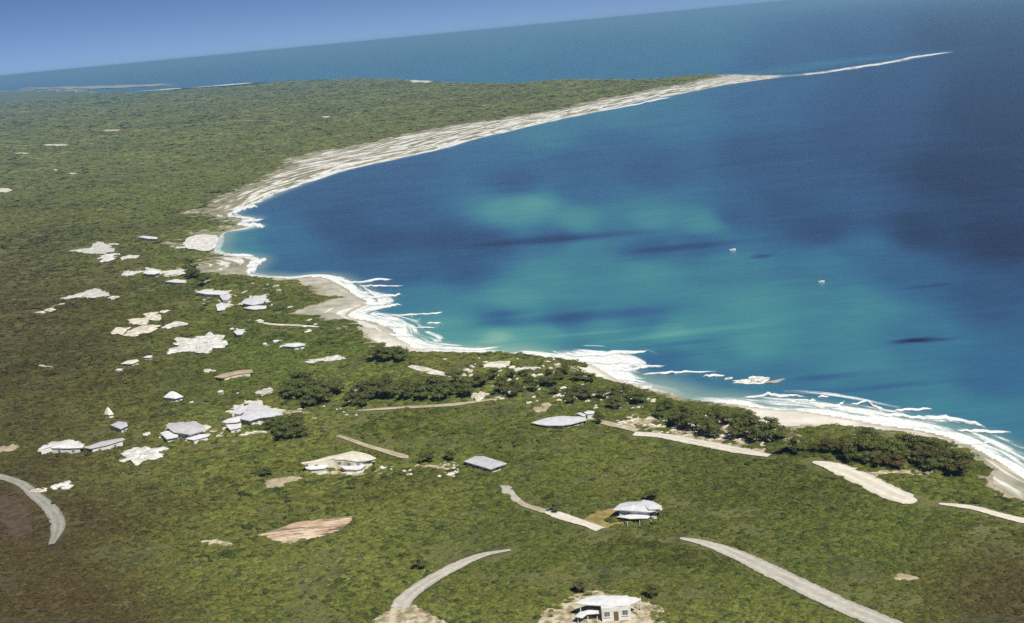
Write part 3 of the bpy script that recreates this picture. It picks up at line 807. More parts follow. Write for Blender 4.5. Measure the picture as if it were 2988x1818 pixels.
# settlement at the left
for k, pp in enumerate([[(455, 1276), (480, 1235), (560, 1222), (620, 1245), (640, 1275), (560, 1292), (480, 1291)], [(640, 1244), (670, 1195), (730, 1158), (800, 1180), (850, 1208), (800, 1226), (720, 1242), (660, 1264)],
        [(98, 1324), (130, 1292), (210, 1278), (262, 1300), (220, 1320)], [(555, 852), (600, 842), (680, 850), (690, 880), (665, 912), (625, 908), (640, 870)], [(690, 890), (715, 866), (780, 854), (796, 880), (785, 906), (715, 906)],
        [(400, 800), (430, 782), (480, 788), (560, 786), (540, 806), (450, 806)], [(470, 826), (510, 813), (560, 822), (540, 830)], [(800, 1012), (850, 998), (910, 1004), (870, 1017)], [(676, 980), (690, 958), (722, 962), (716, 984)]]):
    patch('yard', pp, M['coral'], 0.06, .36, .8, seed=60 + k)
a = plan_house([(486, 1246), (491, 1234), (535, 1233), (569, 1228), (598, 1245), (598, 1255), (554, 1268), (506, 1261)], 2.6, 'grey weathered house with white lean-tos at the settlement edge', 'roofgrey', .7, screen=.4)
roof_poly(a, [(467, 1263), (486, 1257), (524, 1261), (518, 1275), (486, 1281)], 1.8, 'roofwhite', .1, name='porch_roof')
roof_poly(a, [(540, 1280), (574, 1268), (615, 1265), (608, 1273), (564, 1284)], 1.5, 'roofwhite', .1, name='porch_roof')
a = plan_house([(700, 1222), (712, 1204), (729, 1172), (744, 1172), (778, 1188), (817, 1201), (827, 1211), (788, 1216), (759, 1219), (729, 1228)], 2.7, 'largest pale grey building in the settlement, with a ragged outline', 'rooflav', .4, screen=.4)
roof_poly(a, [(647, 1231), (665, 1222), (700, 1213), (718, 1215), (712, 1225), (690, 1232), (660, 1234)], 2.0, 'roofwhite', .15, name='wing_roof')
roof_poly(a, [(683, 1206), (690, 1186), (710, 1177), (714, 1200), (700, 1209)], 2.3, 'rooflav', .2, name='wing_roof')
plan_house([(659, 1239), (705, 1236), (703, 1247), (671, 1254)], 1.9, 'square white flat-roofed hut below the largest pale grey building', 'roofwhite', .08, 'hut', 'hut', 1)
plan_house([(109, 1315), (126, 1299), (165, 1294), (204, 1282), (243, 1299), (241, 1306), (194, 1308), (146, 1307)], 2.2, 'white cottage with an uneven roof beside the long grey slab roof', 'roofwhite', .35, windows=2)
plan_house([(245, 1306), (292, 1289), (358, 1277), (365, 1282), (311, 1299), (263, 1309)], 2.0, 'long narrow building with a grey slab roof', 'roofgrey', .1, 'building', 'long_building', 2)
plan_house([(322, 1240), (345, 1229), (370, 1232), (373, 1242), (352, 1252)], 2.1, 'small grey house with a bluish corner among dark scrub', 'roofgrey', .3, windows=1)
plan_house([(477, 1159), (486, 1150), (503, 1147), (520, 1150), (535, 1157), (511, 1163)], 2.0, 'small white house with a pyramid roof', 'roofwhite', 1.3, windows=1)
plan_house([(304, 1208), (306, 1200), (326, 1200), (332, 1208), (318, 1211)], 2.0, 'tiny cream hut with a tall pointed roof', 'roofcream', 1.7, 'hut', 'hut', 0)
plan_house([(623, 1100), (650, 1090), (700, 1080), (737, 1078), (737, 1086), (690, 1092), (650, 1103)], 1.8, 'long tan roofed house on the green slope', 'rooftan', .2, wall='wallcream', windows=1)
plan_house([(818, 1009), (845, 1002), (870, 1000), (893, 1006), (860, 1012)], 1.8, 'long white house near the beach path', 'roofwhite', .3, windows=1)
plan_house([(682, 967), (698, 962), (714, 966), (706, 976), (690, 976)], 2.0, 'small square white house beside the pale rock field', 'roofwhite', .3, windows=1)
plan_house([(416, 796), (428, 787), (448, 783), (470, 794), (450, 800), (430, 800)], 2.2, 'white low-peaked house with dark bushes on its shore side', 'roofwhite', .8, windows=1)
plan_house([(481, 821), (505, 816), (535, 818), (545, 825), (510, 824)], 2.0, 'long flat white building near the tan stone stack', 'roofwhite', .1, windows=1)
plan_house([(402, 691), (420, 688), (460, 692), (458, 697), (430, 696)], 2.0, 'lone long white house inland of the small rocky point', 'roofwhite', .2, windows=1)
a = plan_house([(568, 852), (590, 847), (640, 849), (668, 854), (650, 860), (600, 858)], 2.2, 'white house with an L of sheds near the sandy point', 'roofwhite', .3, windows=1)
roof_poly(a, [(640, 862), (668, 858), (676, 866), (664, 876), (648, 874)], 2.0, 'rooflav', .2, name='wing_roof')
plan_house([(630, 888), (650, 884), (660, 892), (656, 904), (634, 906)], 2.0, 'short white house just in front of the L-shaped one', 'roofwhite', .3, windows=1)
a = plan_house([(702, 884), (715, 872), (745, 868), (775, 858), (778, 872), (768, 884), (735, 890)], 2.4, 'pale grey hip-roofed house closest behind the sandy point', 'rooflav', .5, windows=1)
roof_poly(a, [(710, 898), (740, 891), (778, 892), (776, 900), (740, 903)], 1.8, 'roofwhite', .1, name='wing_roof')
plan_house([(353, 1061), (372, 1052), (400, 1048), (406, 1053), (385, 1062)], 1.6, 'cream roofed shed, the larger of two in the olive scrub', 'roofcream', .15, 'shed', 'shed', 0)
plan_house([(418, 1043), (430, 1037), (446, 1037), (440, 1044)], 1.6, 'small white shed uphill of the larger cream shed', 'roofwhite', .1, 'shed', 'shed', 0)
plan_house([(335, 1080), (345, 1075), (359, 1076), (352, 1081)], 1.5, 'tiny cream flat-roofed hut downhill of the larger cream shed', 'roofcream', .1, 'hut', 'hut', 0)
plan_house([(633, 1144), (642, 1138), (653, 1139), (648, 1145)], 1.6, 'tiny cream hut behind the settlement cluster', 'roofcream', .1, 'hut', 'hut', 0)
HS = []
for (u, v, add, yaw, w_, d_, kind, rh, roof, wall, lab) in HS:
    cat = 'hut' if 'hut' in lab else 'shed' if ' shed' in lab and 'house' not in lab.split(' shed')[0] else 'house'
    nm = {'hut': 'hut', 'shed': 'shed', 'house': 'house'}[cat]
    a = house_at(nm, u, v, add, yaw, lab, cat, foot=(w_, d_))
    if w_ > 6 and 'tan' not in roof:
        c = np.array(a.location[:2]); ang = random.uniform(-.3, .3)
        th_ = np.linspace(0, 6.283, 13)[:-1]
        ex, ey = w_ * random.uniform(.62, .85), d_ * random.uniform(.75, 1.1)
        sh = np.array([random.uniform(-.25, .25) * w_, -d_ * .35])
        patch('yard', None, M[random.choice(['coral', 'sandy', 'coral'])], 0.06, .28, .86, world=c + sh + np.column_stack([np.cos(th_) * ex, np.sin(th_) * ey + np.cos(th_) * ex * ang]), seed=int(u))
    block(a, w_ - 0.9, d_ - 0.8, max(1.6, add - 0.9 - rh * 0.5), kind=kind, rh=rh, over=0.45, roof=roof, wall=wall,
          windows=max(1, int((w_) / 3.6)), door=w_ > 5)

# ------------------------------------------------------------------ rock outcrops and boulders
def rock_mesh(name, seed, flat=0.3, cuts=2, mat='lime'):
    bm = bmesh.new()
    bmesh.ops.create_icosphere(bm, subdivisions=cuts, radius=1.0)
    rng = np.random.default_rng(seed)
    off = rng.uniform(0, 50, 3)
    C = np.array([v.co[:] for v in bm.verts])
    n = fbm(C[:, 0] * 1.3 + off[0] + C[:, 2], C[:, 1] * 1.3 + off[1], seed, 3) - 0.5
    n2 = fbm(C[:, 0] * 3.1 + off[1], C[:, 1] * 3.1 + off[2] + C[:, 2] * 2, seed + 5, 2) - 0.5
    for v, k, k2 in zip(bm.verts, n, n2):
        v.co *= 1 + 1.1 * k + 0.5 * k2
        z_ = v.co.z
        v.co.z = (min(z_, 0.55 + 0.35 * k2) if z_ > 0 else z_ * 0.6) * flat
    me = bpy.data.meshes.new(name)
    bm.to_mesh(me); bm.free()
    me.materials.append(M[mat])
    return me

SLABS = {m_: [rock_mesh('slab', 40 + i + 7 * j, 0.34, 3, m_) for i in range(5)] for j, m_ in enumerate(('lime', 'limewarm', 'tan', 'greyrock'))}

def px_metre(p):
    return math.hypot(math.hypot(p[0], p[1]), CAMZ) / FPX

def shelf_outcrop(polys, mat, label, zz=.55, nslab=6):
    allp = np.vstack([np.array(p, float) for p in polys])
    c = ground([allp.mean(0)])[0]
    root = empty('rock_outcrop', c); tag(root, label, 'rock')
    rng = random.Random(int(allp.sum()))
    for i, p in enumerate(polys):
        sh = patch('shelf', p, M[mat], zz, .14, 1.0, kind=None, seed=int(c[0]) % 50 + i)
        me_ = sh.data
        co = np.zeros(len(me_.vertices) * 3, np.float32); me_.vertices.foreach_get('co', co); co = co.reshape(-1, 3)
        co[:, 2] += (fbm(co[:, 0] / 2.2, co[:, 1] / 1.6, 7 + i, 3) - .5) * .9
        co -= np.array(c, np.float32)
        me_.vertices.foreach_set('co', co.ravel()); me_.polygons.foreach_set('use_smooth', [False] * len(me_.polygons)); me_.update()
        sh.parent = root
        g_ = ground(p); lo, hi = g_[:, :2].min(0), g_[:, :2].max(0)
        EXCL.append(('poly', g_[:, :2] + np.array([0, -1.3])))
        span = hi - lo
        for k in range(nslab):
            q_ = g_[:, :2].mean(0) + np.array([rng.uniform(-.34, .34) * span[0], rng.uniform(-.3, .3) * span[1]])
            sx = rng.uniform(.07, .16) * span[0] + .5
            link_mesh('slab', rng.choice(SLABS[mat]), root, (q_[0] - c[0], q_[1] - c[1], float(height(q_)[0] - c[2]) + zz * .8), rng.uniform(-.4, .4), (sx, sx * rng.uniform(.5, .9), rng.uniform(1.2, 2.6)))
    return root

def outcrop(u, v, wpx, hpx, n, mat, label, group=None, shape=None):
    """bare rock seen at u,v about wpx by hpx picture points, made of n slabs"""
    c = ground([(u, v)])[0]
    root = empty('rock_outcrop', c)
    tag(root, label, 'rock', group)
    rng = random.Random(int(u * 7 + v))
    s_ = px_metre(c)
    W = wpx * s_ * 1.1
    L = 1.2 * hpx * s_ / (CAMZ / math.hypot(c[0], c[1], CAMZ) + 0.12)
    for i in range(n):
        fx = (i + 0.5) / n - 0.5 if n > 1 else 0
        dx = fx * W * 0.75 + rng.uniform(-.1, .1) * W
        dy = rng.uniform(-.32, .32) * L if n > 1 else 0
        if shape == 'up': dy += fx * L * 0.6
        if shape == 'down': dy -= fx * L * 0.6
        q_ = np.array([[c[0] + dx, c[1] + dy]])
        sx = W / (n ** 0.62) * 0.62 * rng.uniform(.75, 1.2) if n > 1 else W * 0.52
        sy = L / (n ** 0.4) * 0.55 * rng.uniform(.7, 1.2) if n > 1 else L * 0.5
        sz = min(max(0.8, 0.30 * min(sx, sy)), 3.2) * rng.uniform(.8, 1.25) * 2.0
        me = rng.choice(SLABS[mat])
        link_mesh('slab', me, root, (dx, dy, float(height(q_)[0] - c[2]) + 0.05 * sz), rng.uniform(-.25, .25), (sx, sy, sz))
    EXCL.append(('poly', np.array([(c[0] + W * .5 * math.cos(t), c[1] - L * .12 - 1.2 + L * .62 * math.sin(t)) for t in np.linspace(0, 6.283, 14)[:-1]])))
    return root

OC = [
 (20, 1308, 70, 20, 3, 'tan', 'tan rock at the left edge above the curved road', None),
 (604, 824, 26, 30, 1, 'tan', 'upright tan stone stack near the sandy cove', None),
 (145, 907, 54, 14, 3, 'limewarm', 'small cream rock strip near the left edge', None),
 (175, 890, 28, 9, 2, 'lime', 'little white rock above the small cream rock strip', None),
 (382, 750, 38, 18, 3, 'lime', 'small white rock pair beside the broad grey rock flat', None),
 (510, 796, 76, 20, 5, 'lime', 'row of white stones right of the pyramid-roofed house', None),
 (380, 798, 40, 16, 4, 'lime', 'speckle of small white stones left of the pyramid-roofed house', None),
 (765, 1148, 38, 24, 3, 'greyrock', 'grey white boulder group behind the settlement cluster', None),
 (1042, 1142, 46, 20, 3, 'lime', 'white boulder heap in the dark tree belt', None),
 (1400, 1154, 44, 30, 5, 'limewarm', 'two-step cream rocks beside the dirt track end', None),
 (1640, 1150, 30, 12, 2, 'limewarm', 'small cream rock on the wooded slope', None),
 (1790, 1152, 94, 16, 5, 'limewarm', 'long cream rock ledge on the wooded shore slope', None),
 (1582, 1190, 38, 22, 3, 'tan', 'tan rock knob above the broad low roof', None),
 (1972, 1141, 56, 10, 3, 'greyrock', 'grey rock ledge at the waterline between the two beaches', None),
 (1884, 1127, 34, 7, 2, 'lime', 'low white rock at the waterline below the wooded slope', None),
 (1528, 1077, 74, 12, 5, 'lime', 'band of white rocks on the headland crest slope', None),
 (1316, 1382, 34, 12, 3, 'limewarm', 'small pale rocks left of the flat grey roof', None),
 (2312, 1284, 56, 26, 3, 'tan', 'pinkish tan boulder on the sand at the tree line', None),
 (2695, 1377, 36, 16, 2, 'tan', 'rounded tan boulder below the shore trees', None),
 (188, 1418, 46, 18, 3, 'lime', 'small white rocks right of the curved road', None),
 (112, 1432, 38, 14, 2, 'limewarm', 'cream rock touching the curved road', None),
 (1020, 1384, 46, 14, 4, 'limewarm', 'pale rubble below the cream roofed house', None),
 (1108, 1364, 34, 14, 3, 'lime', 'white rubble right of the cream roofed house', None),
 (700, 1268, 110, 12, 6, 'limewarm', 'broken pale rubble line below the square white hut', None),
 (812, 995, 22, 10, 3, 'lime', 'few white stones left of the long white beach house', None),
 (950, 1049, 110, 14, 6, 'lime', 'strip of white rocks on the green slope by the headland', None),
 (920, 1142, 28, 10, 2, 'limewarm', 'small cream rock at the left end of the dark tree belt', None),
]
shelf_outcrop([[(353, 1328), (372, 1315), (400, 1310), (440, 1318), (478, 1330), (455, 1343), (430, 1345), (400, 1362), (385, 1350)]], 'lime', 'ragged white rock pile below the long grey slab roof')
shelf_outcrop([[(204, 734), (263, 725), (272, 713), (302, 708), (336, 730), (311, 742), (263, 742)]], 'greyrock', 'broad grey white rock flat inland, farthest of the big outcrops')
shelf_outcrop([[(292, 748), (330, 741), (350, 744), (335, 758), (311, 766), (292, 766), (300, 757)]], 'lime', 'white broken rocks touching the broad grey rock flat')
shelf_outcrop([[(180, 876), (200, 866), (229, 859), (277, 843), (306, 849), (319, 866), (272, 871), (229, 869)], [(312, 872), (330, 867), (351, 867), (335, 876)]], 'greyrock', 'long smooth grey rock shelf in the open olive scrub', .45, 3)
shelf_outcrop([[(418, 920), (447, 912), (469, 919), (469, 939), (438, 934)], [(370, 936), (400, 932), (432, 938), (428, 950), (390, 948)], [(326, 978), (340, 958), (370, 963), (360, 978)], [(360, 982), (404, 955), (467, 953), (438, 973), (389, 985)]], 'limewarm', 'cracked greenish white outcrop of many slabs', .6, 5)
shelf_outcrop([[(477, 954), (511, 942), (547, 946), (525, 954), (486, 961)]], 'lime', 'low white rocks trailing off the cracked greenish outcrop')
shelf_outcrop([[(506, 990), (545, 988), (584, 1000), (600, 984), (613, 972), (630, 982), (657, 988), (664, 1014), (627, 1021), (603, 1034), (559, 1030), (511, 1030), (520, 1010)]], 'lime', 'largest white rock field with ragged lower edge', .6, 14)
shelf_outcrop([[(532, 717), (564, 690), (625, 688), (638, 706), (618, 732), (559, 730)]], 'lime', 'blue white rocks heaped on the small rocky point', .8, 8)
for (u, v, a_, b_, n_, m_, lab, shp) in OC:
    outcrop(u, v, a_, b_, n_, m_, lab, None, shp)
BLD = [('first of three tiny white boulders in a row below the ragged rock pile', 300, 1383, 12), ('middle one of three tiny white boulders in a row below the rock pile', 318, 1387, 10), ('last of three tiny white boulders in a row, nearest the bare slope', 343, 1384, 9),
 ('small white boulder downhill of the steep pyramid roof, to its right', 558, 1177, 14), ('small white boulder right under the steep pyramid-roofed house', 494, 1173, 16), ('white boulder between the grey slab roof and the grey gable', 430, 1268, 18),
 ('little boulder at the end of the white headland path', 1380, 1090, 14), ('little boulder under the sandy headland scar', 1455, 1095, 12), ('little boulder on the headland above the cove', 1560, 1098, 12), ('little boulder at the headland tip near the cove surf', 1620, 1065, 12),
 ('small white boulder between the trees behind the cove beach', 1700, 1125, 12), ('white boulder on the wooded slope right of the track end', 1480, 1148, 20), ('small boulder left of the sandy strip by the settlement', 830, 1180, 12), ('small boulder among the dark belt trees, leftmost', 870, 1168, 14),
 ('small boulder among the dark belt trees, next to the white heap', 940, 1155, 12), ('small white boulder on the sand at the slope foot', 2000, 1200, 12), ('small white boulder on the sand between the trees above the coast road', 2060, 1225, 14), ('white boulder on the sand near the coast road end', 2180, 1270, 16),
 ('white boulder in the middle of the sand above the coast road', 2100, 1240, 14), ('small white boulder above the cream ledge sand', 1880, 1190, 12), ('small white boulder on the bright crest left of the headland', 1300, 1050, 12)]
for (lab, u, v, a_) in BLD:
    c = ground([(u, v)])[0]
    s_ = px_metre(c) * a_ * 0.55
    o = link_mesh('boulder', random.choice(SLABS['lime']), None, (c[0], c[1], c[2] + 0.1 * s_), random.uniform(0, 6), (s_, s_ * .9, max(1.6, s_ * 1.8)))
    tag(o, lab, 'boulder', 'lone white boulders')

# loose white stones, too many to count
def rubble(zones, mat, label):
    V, Fc = [], []
    base_v = [(-.5, -.4, 0), (.5, -.5, 0), (.6, .35, 0), (-.45, .5, 0), (-.3, -.25, .5), (.35, -.2, .42), (.25, .3, .55), (-.25, .3, .38)]
    base_f = [(4, 5, 6, 7), (0, 1, 5, 4), (1, 2, 6, 5), (2, 3, 7, 6), (3, 0, 4, 7)]
    for px, n_, a0, a1 in zones:
        px = np.array(px, float); lo, hi = px.min(0), px.max(0)
        Q = np.column_stack([RNG.uniform(lo[0], hi[0], n_ * 3), RNG.uniform(lo[1], hi[1], n_ * 3)])
        cl = fbm(Q[:, 0] / 30, Q[:, 1] / 9, 15, 3) > .46
        Q = Q[inside(Q, px) & cl][:n_]
        if not len(Q): continue
        g_ = ground(Q)
        for p in g_:
            s_ = RNG.uniform(a0, a1); t = RNG.uniform(-.5, .5); c_, n2 = math.cos(t), math.sin(t)
            k = len(V); sx, sy, sz = s_ * RNG.uniform(.7, 2.4), s_ * RNG.uniform(.4, .9), s_ * RNG.uniform(.35, .7) + .25
            V += [(p[0] + x * sx * c_ - y * sy * n2, p[1] + x * sx * n2 + y * sy * c_, p[2] + .05 + z * sz) for x, y, z in base_v]
            Fc += [tuple(k + i for i in f) for f in base_f]
            EXCL.append(('poly', np.array([(p[0] - sx * .6, p[1] - sy - 1.3), (p[0] + sx * .6, p[1] - sy - 1.3), (p[0] + sx * .6, p[1] + sy * .5), (p[0] - sx * .6, p[1] + sy * .5)])))
    o = mesh_obj('rubble', V, Fc, M[mat])
    return tag(o, label, 'rubble', kind='stuff')
rubble([([(1330, 1085), (1400, 1045), (1620, 1050), (1680, 1100), (1560, 1115), (1380, 1110)], 60, .5, 1.3), ([(1400, 1130), (1600, 1120), (1900, 1160), (1980, 1195), (1800, 1195), (1450, 1175)], 50, .5, 1.2)], 'limewarm', 'loose cream stones strewn over the headland and wooded slope')
rubble([([(1780, 1225), (1960, 1200), (2130, 1205), (2260, 1245), (2270, 1300), (2100, 1295), (1940, 1265), (1800, 1245)], 110, .5, 1.4)], 'limewarm', 'loose cream stones on the sand above the coast road')
rubble([([(560, 770), (820, 820), (940, 960), (800, 1020), (640, 960), (540, 860)], 50, .6, 1.7), ([(640, 1150), (960, 1130), (1100, 1140), (1050, 1215), (760, 1260), (640, 1270)], 60, .4, 1.1), ([(880, 1370), (1100, 1345), (1340, 1350), (1340, 1392), (1040, 1395)], 45, .4, 1.0)], 'lime', 'loose white stones strewn through the settlement')

# ------------------------------------------------------------------ surf
def wave(px, wpx, label, hgt=0.5):
    L = smooth_line(np.array(px, float), 6)
    n = len(L)
    t = np.linspace(0, 1, n)
    sd = int(px[0][0] + px[0][1])
    prof = np.clip(np.sin(np.pi * np.clip(t, 0.02, 0.98)) ** 0.55, 0.1, 1) * (0.6 + 0.8 * fbm(t * 9 + sd, t * 0, sd, 3))
    hw = wpx * 0.72 * prof
    L = L + np.column_stack([np.zeros(n), (fbm(t * 12, t * 0 + 3, sd + 1, 3) - 0.5) * wpx * 1.2])
    rows = []
    for k, (off, z) in enumerate([(-1.0, 0.03), (-0.45, 0.55), (0.1, 1.0), (0.6, 0.5), (1.0, 0.03)]):
        Q = unproj(L + np.column_stack([np.zeros(n), hw * off]))
        rows.append(np.column_stack([Q, hgt * z * prof * (0.7 + 0.6 * vnoise(t * 30, t * 0 + k, sd)) + 0.04]))
    V = np.stack(rows, 1).reshape(-1, 3)
    fc = [(i * 5 + j, i * 5 + j + 1, (i + 1) * 5 + j + 1, (i + 1) * 5 + j) for i in range(n - 1) for j in range(4)]
    o = mesh_obj('breaking_wave', V, fc, M['foam'], smooth=True)
    at_ = o.data.attributes.new('edge', 'FLOAT', 'POINT')
    at_.data.foreach_set('value', (np.tile([0, .75, 1, .65, 0], n) * np.repeat(np.clip(np.minimum(t, 1 - t) * 7, 0, 1), 5)).astype(np.float32))
    return tag(o, label, 'wave', kind='stuff')

near_l = 'white breaker rolling onto the sand beach by the shore trees'
cove_l = 'white breaker in the cove beside the headland'
point_l = 'thin white breaker streaming off the sandy point'
rock_l = 'short white wave washing the small rocky point'
far_l = 'white surf line along the far curving beach'
WV = [
 (near_l, [(2146, 1168), (2215, 1156), (2252, 1152), (2305, 1156), (2365, 1154)], 9), (near_l, [(2292, 1172), (2353, 1170), (2386, 1168)], 6), (near_l, [(2382, 1159), (2422, 1156)], 4),
 (near_l, [(2357, 1184), (2434, 1186), (2467, 1168)], 8), (near_l, [(2470, 1182), (2528, 1173), (2556, 1188), (2589, 1196)], 8), (near_l, [(2600, 1199), (2660, 1195), (2727, 1197)], 7),
 (near_l, [(2640, 1222), (2720, 1219), (2800, 1228), (2893, 1250)], 12), (near_l, [(2540, 1212), (2620, 1212), (2700, 1224)], 9), (near_l, [(2780, 1256), (2860, 1260), (2960, 1266)], 8), (near_l, [(2760, 1290), (2840, 1296), (2900, 1290)], 7),
 (cove_l, [(1584, 1042), (1633, 1038), (1722, 1034), (1852, 1028), (1893, 1024)], 10), (cove_l, [(1700, 1058), (1780, 1060), (1844, 1058)], 8), (cove_l, [(1771, 1083), (1840, 1077), (1893, 1071), (1950, 1067)], 9),
 (cove_l, [(1864, 1093), (1925, 1090), (2000, 1086), (2105, 1084)], 5), (cove_l, [(2045, 1098), (2090, 1098), (2118, 1095)], 6), (cove_l, [(1800, 1106), (1850, 1113), (1890, 1116)], 5),
 (point_l, [(1000, 831), (1073, 819), (1152, 815)], 7), (point_l, [(1040, 837), (1081, 835), (1134, 836), (1183, 833)], 4), (point_l, [(1020, 862), (1081, 868), (1154, 862), (1170, 857)], 7),
 (point_l, [(1040, 886), (1101, 888), (1154, 880)], 9), (point_l, [(1030, 914), (1081, 904), (1138, 894), (1178, 889)], 8), (point_l, [(1114, 920), (1235, 918), (1300, 910)], 4), (point_l, [(1240, 944), (1292, 943)], 3), (point_l, [(1199, 959), (1276, 956)], 4),
 (point_l, [(1190, 1018), (1284, 1016), (1365, 1020), (1479, 1012)], 8), (point_l, [(1090, 945), (1150, 950), (1195, 953)], 9), (point_l, [(1120, 975), (1160, 978), (1220, 985)], 8),
 (rock_l, [(665, 637), (710, 643), (777, 639)], 8), (rock_l, [(672, 624), (706, 608), (759, 602)], 12), (rock_l, [(700, 656), (740, 656), (777, 661)], 12), (rock_l, [(690, 770), (755, 762), (781, 755)], 12), (rock_l, [(680, 784), (755, 772)], 10),
 (rock_l, [(715, 794), (751, 790)], 17), (rock_l, [(650, 742), (700, 744), (747, 749)], 8),
 (far_l, [(680, 598), (720, 576), (800, 557), (850, 541), (900, 520), (1000, 492), (1060, 479), (1120, 470)], 8), (far_l, [(1357, 405), (1446, 384), (1609, 347), (1771, 305), (1893, 280), (2000, 260)], 6), (far_l, [(1726, 331), (1800, 315), (1885, 298), (1974, 280)], 5),
 (far_l, [(2320, 219), (2400, 211), (2500, 197), (2620, 177), (2720, 158), (2800, 147)], 5), (far_l, [(1180, 456), (1260, 440), (1330, 420)], 4),
]
for lab, px, ww_ in WV: wave(px, ww_, lab, 0.45)

# sea rock awash off the near beach
c = unproj([(2196, 1110)])[0]
a = empty('sea_rock', (c[0], c[1], 0)); tag(a, 'pale rock awash in white water off the near beach', 'rock')
for k, (dx, dy, sx, sy, sz) in enumerate([(-3, 0, 3.0, 1.6, 2.0), (.8, .6, 2.8, 1.7, 2.6), (3.8, -.5, 2.6, 1.3, 1.6)]):
    link_mesh('slab', SLABS['lime'][k], a, (dx, dy, 0), k * .4, (sx, sy, sz))
for (u, v, lab, mm) in [(2128, 1104, 'small yellowish rock beside the rock awash', 'limewarm'), (2262, 1113, 'low orange tan rock tail beside the rock awash', 'tan')]:
    c = unproj([(u, v)])[0]
    o = link_mesh('sea_rock', SLABS[mm][3], None, (c[0], c[1], 0), .3, (1.4 if u < 2200 else 3.0, .8, 1.2)); tag(o, lab, 'rock')
wave([(2130, 1116), (2196, 1119), (2240, 1116)], 5, 'white wash around the rock awash', 0.3)

# ------------------------------------------------------------------ boats
def boat(u, v, ln, yaw, label):
    c = unproj([(u, v)])[0]
    root = empty('boat', (c[0], c[1], 0), R(yaw)); tag(root, label, 'boat', 'small boats on the bay')
    n = 9; V = []; Fc = []
    for i in range(n):
        t = i / (n - 1)
        x = (t - .5) * ln
        wd = ln * .16 * (1 - max(0, (t - .45) / .55) ** 2.2)
        hh = .55 + .35 * t * t
        V += [(x, -wd, hh), (x, -wd * .75, .1), (x, 0, -.25), (x, wd * .75, .1), (x, wd, hh)]
    for i in range(n - 1):
        for j in range(4): Fc.append((i * 5 + j, i * 5 + j + 1, i * 5 + j + 6, i * 5 + j + 5))
    Fc.append((0, 1, 2, 3, 4))
    mesh_obj('hull', V, Fc, M['hull'], root)
    box_obj('deck', (-ln * .48, ln * .3, -ln * .12, ln * .12, .34, .42), M['frame'], root)
    box_obj('cabin', (-ln * .12, ln * .16, -ln * .09, ln * .09, .42, .85), M['hull'], root)
    box_obj('windscreen', (ln * .161, ln * .175, -ln * .08, ln * .08, .6, .82), M['glass'], root)
    box_obj('outboard_motor', (-ln * .56, -ln * .5, -.2, .2, -.1, .95), M['metal'], root)
boat(2138, 731, 3.1, 8, 'white motorboat on the turquoise bay, the larger of two')
boat(2397, 824, 2.5, -5, 'small bluish white boat nearer the dark streak in the water')

# ------------------------------------------------------------------ trees
def blob(bm_v, bm_f, c, r, rng, nleaf, leaf):
    """leaf faces spread over and through an uneven ball"""
    for _ in range(nleaf):
        d = rng.normal(size=3); d /= np.linalg.norm(d)
        if d[2] < -0.35: d[2] *= -1
        rad = r * rng.uniform(.72, 1.12)
        p = np.array(c) + d * rad * np.array([1, 1, .72])
        a = rng.normal(size=3); a -= d * (a @ d) * .7; a /= np.linalg.norm(a)
        b_ = np.cross(d + rng.normal(size=3) * .45, a); b_ /= np.linalg.norm(b_) + 1e-9
        s_ = leaf * rng.uniform(.6, 1.5)
        k = len(bm_v)
        bm_v += [p - a * s_, p + b_ * s_ * .7, p + a * s_, p - b_ * s_ * .7 + d * s_ * .3]
        bm_f.append((k, k + 1, k + 2, k + 3))

def tube(V, Fc, pts, rad, n=6):
    base = len(V)
    for p, r in zip(pts, rad):
        for k in range(n):
            t = 2 * math.pi * k / n
            V.append((p[0] + r * math.cos(t), p[1] + r * math.sin(t), p[2]))
    for i in range(len(pts) - 1):
        for k in range(n):
            a = base + i * n + k; b_ = base + i * n + (k + 1) % n
            Fc.append((a, b_, b_ + n, a + n))
    Fc.append(tuple(base + (len(pts) - 1) * n + k for k in range(n)))

LEAF_T = []
for nm, c1, c2 in (('dark_foliage', (0.130, 0.155, 0.046), (0.180, 0.205, 0.064)), ('olive_foliage', (0.135, 0.150, 0.048), (0.185, 0.190, 0.068)), ('russet_foliage', (0.125, 0.105, 0.042), (0.175, 0.145, 0.060))):
    m = NT(nm)
    oi = m.n('ShaderNodeObjectInfo')
    n = m.noise(m.obj(), 1.1, 4)
    c_ = m.mix(m.ss(n, .35, .68), c1, c2)
    c_ = m.mix(m.math('MULTIPLY', oi.outputs['Random'], .5), c_, (0.085, 0.085, 0.03))
    LEAF_T.append(leafy(m, c_, .3))

